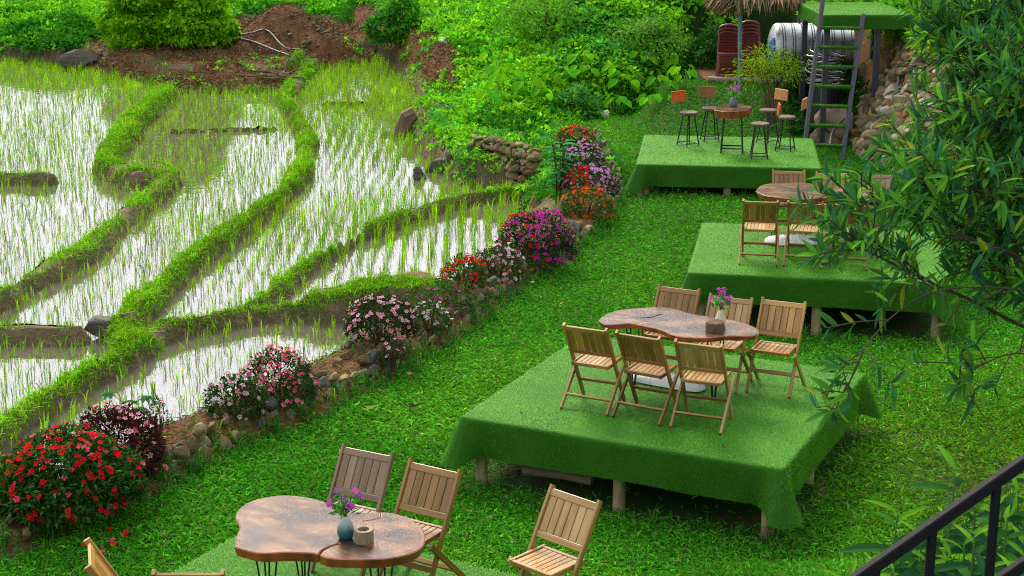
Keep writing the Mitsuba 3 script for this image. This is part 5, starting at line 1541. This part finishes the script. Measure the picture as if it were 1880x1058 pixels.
part(t, 'post', mikit.ply(tube([[6.55, SY + 1.9, 0.7], [6.55, SY + 1.9, 4.2]], 0.045, 10), 'green_pipe', smooth=60))
part(t, 'collar', mikit.ply(lathe([(0.001, 0.0), (0.06, 0.0), (0.10, 0.14), (0.08, 0.36), (0.001, 0.4)], 12), 'grey_pipe', smooth=40), frame([4.875, SY - 0.35, 2.62]))
part(t, 'beam', barply('grey_pipe', bar([5.5, SY - 0.3, 3.05], [6.9, SY - 0.5, 3.12], 0.07, 0.09)))
# maroon plastic chairs in two stacks
def plastic_chair(o, yaw, label):
    t = thing('plastic_chair', label, 'chair')
    M = frame(o, yaw)
    # local: front -y; the shell leans back
    for s in (-1, 1):
        part(t, 'side', barply('maroon_plastic', bar([s * 0.235, 0.16, 0.40], [s * 0.20, 0.36, 0.98], 0.05, 0.045, (0, -1, 0.35), 0.012)), M)
        part(t, 'leg', barply('maroon_plastic', bar([s * 0.21, -0.20, 0.43], [s * 0.26, -0.27, 0.0], 0.06, 0.05, (0, -1, 0.1), 0.012)), M)
        part(t, 'leg', barply('maroon_plastic', bar([s * 0.21, 0.20, 0.43], [s * 0.25, 0.30, 0.0], 0.06, 0.05, (0, 1, 0.1), 0.012)), M)
    part(t, 'top_rail', mikit.ply(tube(bez([[-0.2, 0.355, 0.97], [-0.1, 0.365, 1.02], [0.1, 0.365, 1.02], [0.2, 0.355, 0.97]], 14), 0.035, 8), 'maroon_plastic', smooth=60), M)
    for k in range(8):
        z = 0.5 + k * 0.06; w = 0.21 - 0.02 * k / 8
        part(t, 'back_slat', barply('maroon_plastic', bar([-w, 0.17 + 0.345 * (z - 0.42), z], [w, 0.17 + 0.345 * (z - 0.42), z], 0.012, 0.042, (0, -0.33, 0.94), 0.004)), M)
    part(t, 'seat', barply('maroon_plastic', bar([0, -0.23, 0.445], [0, 0.2, 0.42], 0.48, 0.03, (0, 0, 1), 0.01)), M)
    for k in range(6):
        z = 0.38 - k * 0.052
        part(t, 'front_slat', barply('maroon_plastic', bar([-0.2 - 0.005 * k, -0.215 - 0.15 * (0.43 - z), z], [0.2 + 0.005 * k, -0.215 - 0.15 * (0.43 - z), z], 0.014, 0.034, (0, -0.2, 0.98), 0.004)), M)
    part(t, 'apron', barply('maroon_plastic', bar([-0.21, -0.213, 0.42], [0.21, -0.213, 0.42], 0.02, 0.05, (0, 0, 1), 0.005)), M)


for (x, y, n, z0, side) in ((4.87, 36.75, 3, 0.95, 'left'), (5.37, 36.7, 4, 0.95, 'right')):
    for k in range(n):
        nm = ('bottom', 'second', 'third', 'fourth')[k] if k < n - 1 else 'top'
        plastic_chair([x, y + 0.02 * k, z0 - 0.15 + k * 0.075], -0.08 if side == 'left' else 0.02, f'maroon slatted plastic chair, {nm} of the {side} stack under the thatch')

# small feathery tree by the bar stools
rg = np.random.default_rng(401)
p = gp(*at(1413, 243, 0.1)[:2])
t = thing('small_tree', 'small yellow-green feathery tree between the bar stools and the tank', 'tree')
Pl, Dl = [], []
for k in range(7):
    tip = p + [0.13 * (k - 3.2) + rg.normal(0, 0.06), rg.normal(0, 0.2), rg.uniform(1.05, 1.4)]
    pth = bez([p + [0.02 * (k - 3), 0, -0.2], p + [0.04 * (k - 3), 0, 0.5], tip], 10)
    part(t, 'trunk', grained(tube(pth, np.linspace(0.03, 0.01, len(pth)), 6), 'bark', 60))
    n = 210
    c = tip + rg.normal(0, 1, (n, 3)) * [0.19, 0.2, 0.13]
    Pl.append(c); Dl.append(norm((c - tip) + [0, 0, 0.02] + rg.normal(0, 0.12, (n, 3))))
Pl, Dl = np.vstack(Pl), np.vstack(Dl)
part(t, 'crown', shp(leaves(Pl, Dl + [0, 0, -0.3], rand_dir(len(Pl), 1, rg), rg.uniform(0.06, 0.14, len(Pl)), 0.022, tint(len(Pl), (0.24, 0.42, 0.015), 0.25, 0.15, rg)), 'leaf'), kind='stuff')
# pipes over the rocks
def pipe3(label, pts, r, mat='grey_pipe'):
    t = thing('pipe', label, 'pipe')
    put(t, mikit.ply(tube(bez(pts, 24), r, 8), mat, smooth=60))


def on_rock(px_, py_, lift=0.06):
    """first point where the sight line of the survey photograph meets the ground"""
    for dep in np.arange(14, 60, 0.05):
        q = atd(px_, py_, dep)
        if q[2] < float(ground(q[0], q[1])) + lift:
            return q
    return q


pipe3('straight grey pipe running down the rock face', [on_rock(1651, 140, 0.2), on_rock(1642, 190, 0.2), on_rock(1639, 245, 0.2)], 0.035)
pipe3('pale hose curving over the boulder behind the ladder', [at(1530, 200, 0.65) * [1, 0, 1] + [0, 32.4, 0], at(1512, 225, 0.4) * [1, 0, 1] + [0, 32.3, 0], at(1506, 258, 0.1) * [1, 0, 1] + [0, 31.9, 0.05]], 0.03)
pipe3('black hose looping down to the third table behind the leaves', [on_rock(1646, 296, 0.1), on_rock(1656, 318, 0.1), on_rock(1668, 335, 0.1)], 0.045, 'grey_pipe')

# log under the middle platform
t = thing('log', 'pale log lying in the shade under the middle platform', 'log')
p = at(1000, 872, 0.1)
put(t, grained(tube([p + [-0.2, 0.12, 0], p + [0.2, -0.05, 0.02], p + [0.45, -0.15, 0]], 0.05, 10), 'pale_log', 60))

# ------------------------------------------------------------------ overhanging tree on the right
rg = np.random.default_rng(501)
t = thing('overhanging_tree', 'dark glossy narrow-leaved tree reaching in from the right edge', 'tree')
tb = gp(3.15, 8.2, -0.2)
trunk = bez([tb, tb + [-0.05, 0, 1.0], tb + [-0.1, -0.1, 2.0], tb + [0.02, -0.1, 3.0]], 20)
part(t, 'trunk', grained(tube(trunk, np.linspace(0.10, 0.06, len(trunk)), 10), 'dark_bark', 60))
limbs = [  # pixels and depth of main limbs, from trunk outward; twig density
    [(1990, 640, 7.9), (1880, 600, 7.7), (1790, 555, 7.6), (1700, 515, 7.5), (1630, 480, 7.3), (1560, 445, 7.2)],
    [(1990, 560, 7.9), (1890, 470, 7.8), (1780, 420, 7.8), (1680, 395, 7.6), (1610, 375, 7.5), (1560, 370, 7.4)],
    [(1990, 480, 8.0), (1880, 340, 8.0), (1790, 312, 8.0), (1720, 298, 7.9), (1660, 288, 7.8)],
    [(1990, 400, 8.1), (1890, 230, 8.1), (1830, 150, 8.0), (1780, 100, 8.0), (1735, 60, 8.0)],
    [(1990, 300, 8.2), (1900, 130, 8.2), (1820, 60, 8.2), (1760, 10, 8.2)],
    [(1990, 250, 8.3), (1920, 60, 8.3), (1850, -20, 8.3)],
    [(1990, 560, 7.4), (1850, 530, 7.2), (1720, 535, 7.0), (1640, 580, 6.9), (1585, 640, 6.8), (1540, 680, 6.8)],
    [(1585, 645, 6.8), (1558, 705, 6.8), (1533, 752, 6.8)],
    [(1990, 700, 7.6), (1880, 650, 7.4), (1800, 672, 7.3), (1760, 710, 7.2)],
    [(1990, 600, 7.5), (1900, 500, 7.3), (1820, 450, 7.2), (1730, 430, 7.2)],
    [(1990, 420, 8.4), (1880, 330, 8.5), (1820, 250, 8.5), (1765, 205, 8.5)],
    [(1990, 450, 7.9), (1930, 400, 7.8), (1880, 290, 7.7), (1860, 200, 7.7)],
    [(1990, 200, 8.0), (1930, 150, 8.0), (1860, 120, 7.9), (1810, 130, 7.9)],
    [(1990, 470, 7.8), (1940, 380, 7.7), (1880, 385, 7.6), (1830, 420, 7.5)],
    [(1990, 540, 7.7), (1940, 480, 7.6), (1895, 430, 7.5), (1850, 380, 7.5)],
    [(1990, 590, 7.8), (1930, 545, 7.7), (1860, 510, 7.6), (1790, 480, 7.6)],
    [(1990, 350, 7.6), (1940, 260, 7.6), (1890, 190, 7.5), (1850, 110, 7.5)],
    [(1990, 520, 7.6), (1870, 430, 7.4), (1790, 350, 7.3), (1720, 340, 7.2)],
    [(1990, 330, 7.7), (1890, 250, 7.6), (1840, 235, 7.5), (1780, 225, 7.4)],
]
LP, LD, LN = [], [], []
def whorl(p, d, n, rr):
    d = norm(d)
    for j in range(n):
        a = rr.uniform(0, 6.28)
        s = norm(np.cross(d, [math.cos(a), math.sin(a), 0.3]))
        LP.append(p + d * rr.uniform(-0.06, 0.02)); LD.append(norm(d * rr.uniform(0.35, 1.1) + s + [0, 0, 0.10])); LN.append(norm(np.cross(s, np.cross(d, s)) + [0, 0, 1.0]))


for li, lm in enumerate(limbs):
    P = bez([atd(*q) for q in lm], 36)
    if lm[0][0] > 1900:
        tz = trunk[np.argmin(np.abs(trunk[:, 2] - (P[0, 2] - 0.35)))]
        P = np.vstack([bez([tz, (tz + P[0]) / 2 + [0, 0, 0.06], P[0]], 8)[:-1], P])
    part(t, 'branch', grained(tube(P, np.linspace(0.0045 if li in (6, 8) else 0.013 if lm[0][0] > 1900 else 0.005, 0.0025, len(P)), 7), 'dark_bark', 60))
    m = len(P); tw = []
    start = int(m * (0.66 if li == 0 else 0.42 if lm[0][0] > 1900 else 0.1))
    for k in range(start, m):
        dd = norm(P[k] - P[k - 1])
        if k == m - 1:
            whorl(P[k], dd, 12 if li not in (6, 7) else 6, rg)
        nt = int(k % 6 == 0) if li in (6, 7) else int(rg.integers(1, 4) if li in (0, 1) else rg.integers(1, 3) if li == 2 else rg.integers(1, 4)) if li not in (6, 8, 9, 14) else int(rg.random() < (0.28 if li == 6 else 0.45))
        for _ in range(nt):
            d = norm(dd * 0.7 + rg.normal(0, 0.6, 3) + [0, 0, 0.22])
            l = rg.uniform(0.08, 0.30) * (0.5 if li == 7 else 1)
            e = P[k] + d * l
            v, f = tube(bez([P[k], P[k] + d * l * 0.5 + [0, 0, 0.01], e], 5), 0.0028, 4, False)
            tw.append((v, f))
            whorl(e, d, int(rg.integers(6, 11)) if li not in (6, 7, 8, 9) else int(rg.integers(4, 8)), rg)
            if l > 0.18:
                whorl(P[k] + d * l * 0.5, d, 4, rg)
    part(t, 'twigs', grained(join(tw), 'dark_bark'), kind='stuff')
LP, LD, LN = map(np.array, (LP, LD, LN))
n = len(LP); print('tree leaves', n)
tone = [(0.035, 0.15, 0.04), (0.06, 0.215, 0.025), (0.10, 0.30, 0.02), (0.026, 0.11, 0.045), (0.22, 0.28, 0.02)]
LV = []
for k in range(10):
    v, f = arch_leaf(1, 0.16 + 0.025 * (k % 3), 0.06 + 0.08 * (k % 4), 5)
    LV.append((v, f, np.tile(np.array(tone[k % 4 if k < 8 else 4 - (k % 2) * 3]), (len(v), 1))))
LVP = [shp(x, 'glossy_leaf') for x in LV]
size = rg.uniform(0.06, 0.125, n); kind = rg.choice(10, n, p=[.14, .14, .1, .14, .12, .12, .08, .1, .03, .03])
vis = np.array([in_view(LP[i:i + 1], 0)[0] for i in range(n)])
order = np.argsort(-(size * vis))
mats = [orient(LP[i], LD[i], LN[i], size[i]) for i in range(n)]
for i in order[:300]:
    part(t, 'leaf', LVP[kind[i]], mats[i])
rest = []
for k in range(10):
    idx = [i for i in order[300:] if kind[i] == k]
    if idx:
        Ms = np.array([mats[i] for i in idx]); v, f, c = LV[k]
        vv = (np.einsum('kij,nj->kni', Ms[:, :3, :3], v) + Ms[:, None, :3, 3]).reshape(-1, 3)
        ff = (f[None] + (np.arange(len(idx)) * len(v))[:, None, None]).reshape(-1, 3)
        rest.append((vv, ff, np.clip(np.tile(c, (len(idx), 1)) * np.repeat(np.exp(rg.normal(0, 0.2, (len(idx), 1))), len(v), 0), 0, 0.9)))
part(t, 'foliage', shp(join(rest), 'glossy_leaf'), kind='stuff')

# ------------------------------------------------------------------ stair railing and weeds, bottom right
t = thing('stair_railing', 'dark grey metal stair railing crossing the bottom right corner', 'railing')
A, B = atd(1480, 1128, 5.6), atd(2060, 722, 5.5)
part(t, 'handrail', barply('rail_metal', bar(A, B, 0.036, 0.040, (0, 0, 1), 0.004)))
A2, B2 = A + [0.0, 0, -0.40], B + [0.0, 0, -0.40]
part(t, 'lower_rail', barply('rail_metal', bar(A2, B2, 0.034, 0.040, (0, 0, 1), 0.004)))
for xx in (1610, 1715, 1833, 1955):
    u = (xx - 1480) / 580
    a = A + (B - A) * u
    part(t, 'baluster', mikit.ply(tube([a - [0, 0, 0.015], a - [0.0, 0, 1.05]], 0.0165, 10), 'rail_metal', smooth=60))

willow = [(1790, 985, 6.3), (1830, 935, 6.9), (1745, 1020, 6.6), (1880, 1020, 6.5), (1905, 930, 6.8), (1680, 1015, 7.3), (1860, 975, 7.4), (1815, 1010, 7.6), (1640, 1050, 6.5), (1690, 985, 6.9), (1790, 930, 6.7), (1720, 1000, 7.2), (1860, 1040, 6.2), (1770, 1050, 6.9), (1600, 1045, 7.1), (1755, 862, 6.6), (1648, 945, 6.7), (1805, 980, 6.9), (1850, 950, 6.5), (1770, 1000, 6.6), (1840, 1020, 7.0), (1870, 900, 6.9), (1700, 1030, 6.6), (1660, 1040, 6.9), (1815, 1045, 6.4), (1885, 990, 6.6), (1560, 1060, 6.8), (1740, 960, 7.3), (1895, 850, 7.2), (1850, 880, 7.4)]
WV = []
for k in range(5):
    v, f = arch_leaf(1, 0.20, 0.35 + 0.12 * k, 6)
    WV.append(shp((v, f, np.tile(np.array([(0.026, 0.105, 0.022), (0.04, 0.15, 0.022), (0.02, 0.08, 0.024), (0.12, 0.34, 0.02), (0.025, 0.09, 0.036)][k]), (len(v), 1))), 'glossy_leaf'))
for k, (a, b, dep) in enumerate(willow):
    rg = np.random.default_rng(600 + k)
    top_ = atd(a, b, dep); bx = top_[0] + rg.normal(0, 0.05); by = top_[1] + rg.normal(0, 0.05)
    base = np.array([bx, by, min(float(ground(bx, by)), top_[2] - 0.7) - 0.1])
    lab = ('tall weed with drooping lance-shaped leaves, its tip poking above the handrail', 'weed with lance-shaped leaves showing left of the handrail')[k - 15] if k in (15, 16) else 'leafy weed with lance-shaped leaves behind the railing bars'
    t = thing('tall_weed', lab, 'weed', None if k in (15, 16) else 'weeds behind the railing')
    pth = bez([base, (base + top_) / 2 + rg.normal(0, 0.03, 3), top_], 12)
    v, f = tube(pth, np.linspace(0.009, 0.004, len(pth)), 6)
    part(t, 'stem', shp((v, f, np.tile([0.06, 0.13, 0.03], (len(v), 1))), 'vc_mid'))
    big = 1.25 if k in (15, 16) else 1.0
    for j in range(32):
        u = 1 - j * 0.031 / np.linalg.norm(top_ - base); q = base + (top_ - base) * u; an = j * 2.4 + k
        el = 0.9 if j < 2 else rg.uniform(0.0, 0.55)
        part(t, 'leaf', WV[3 if j < 2 else int(rg.choice([0, 1, 2, 4]))], orient(q, [math.cos(an) * math.cos(el), math.sin(an) * math.cos(el), math.sin(el)], [rg.normal(0, 0.4), -0.5, 0.8], big * (0.10 if j < 2 else rg.uniform(0.12, 0.2))))
print('entries', len(scene))
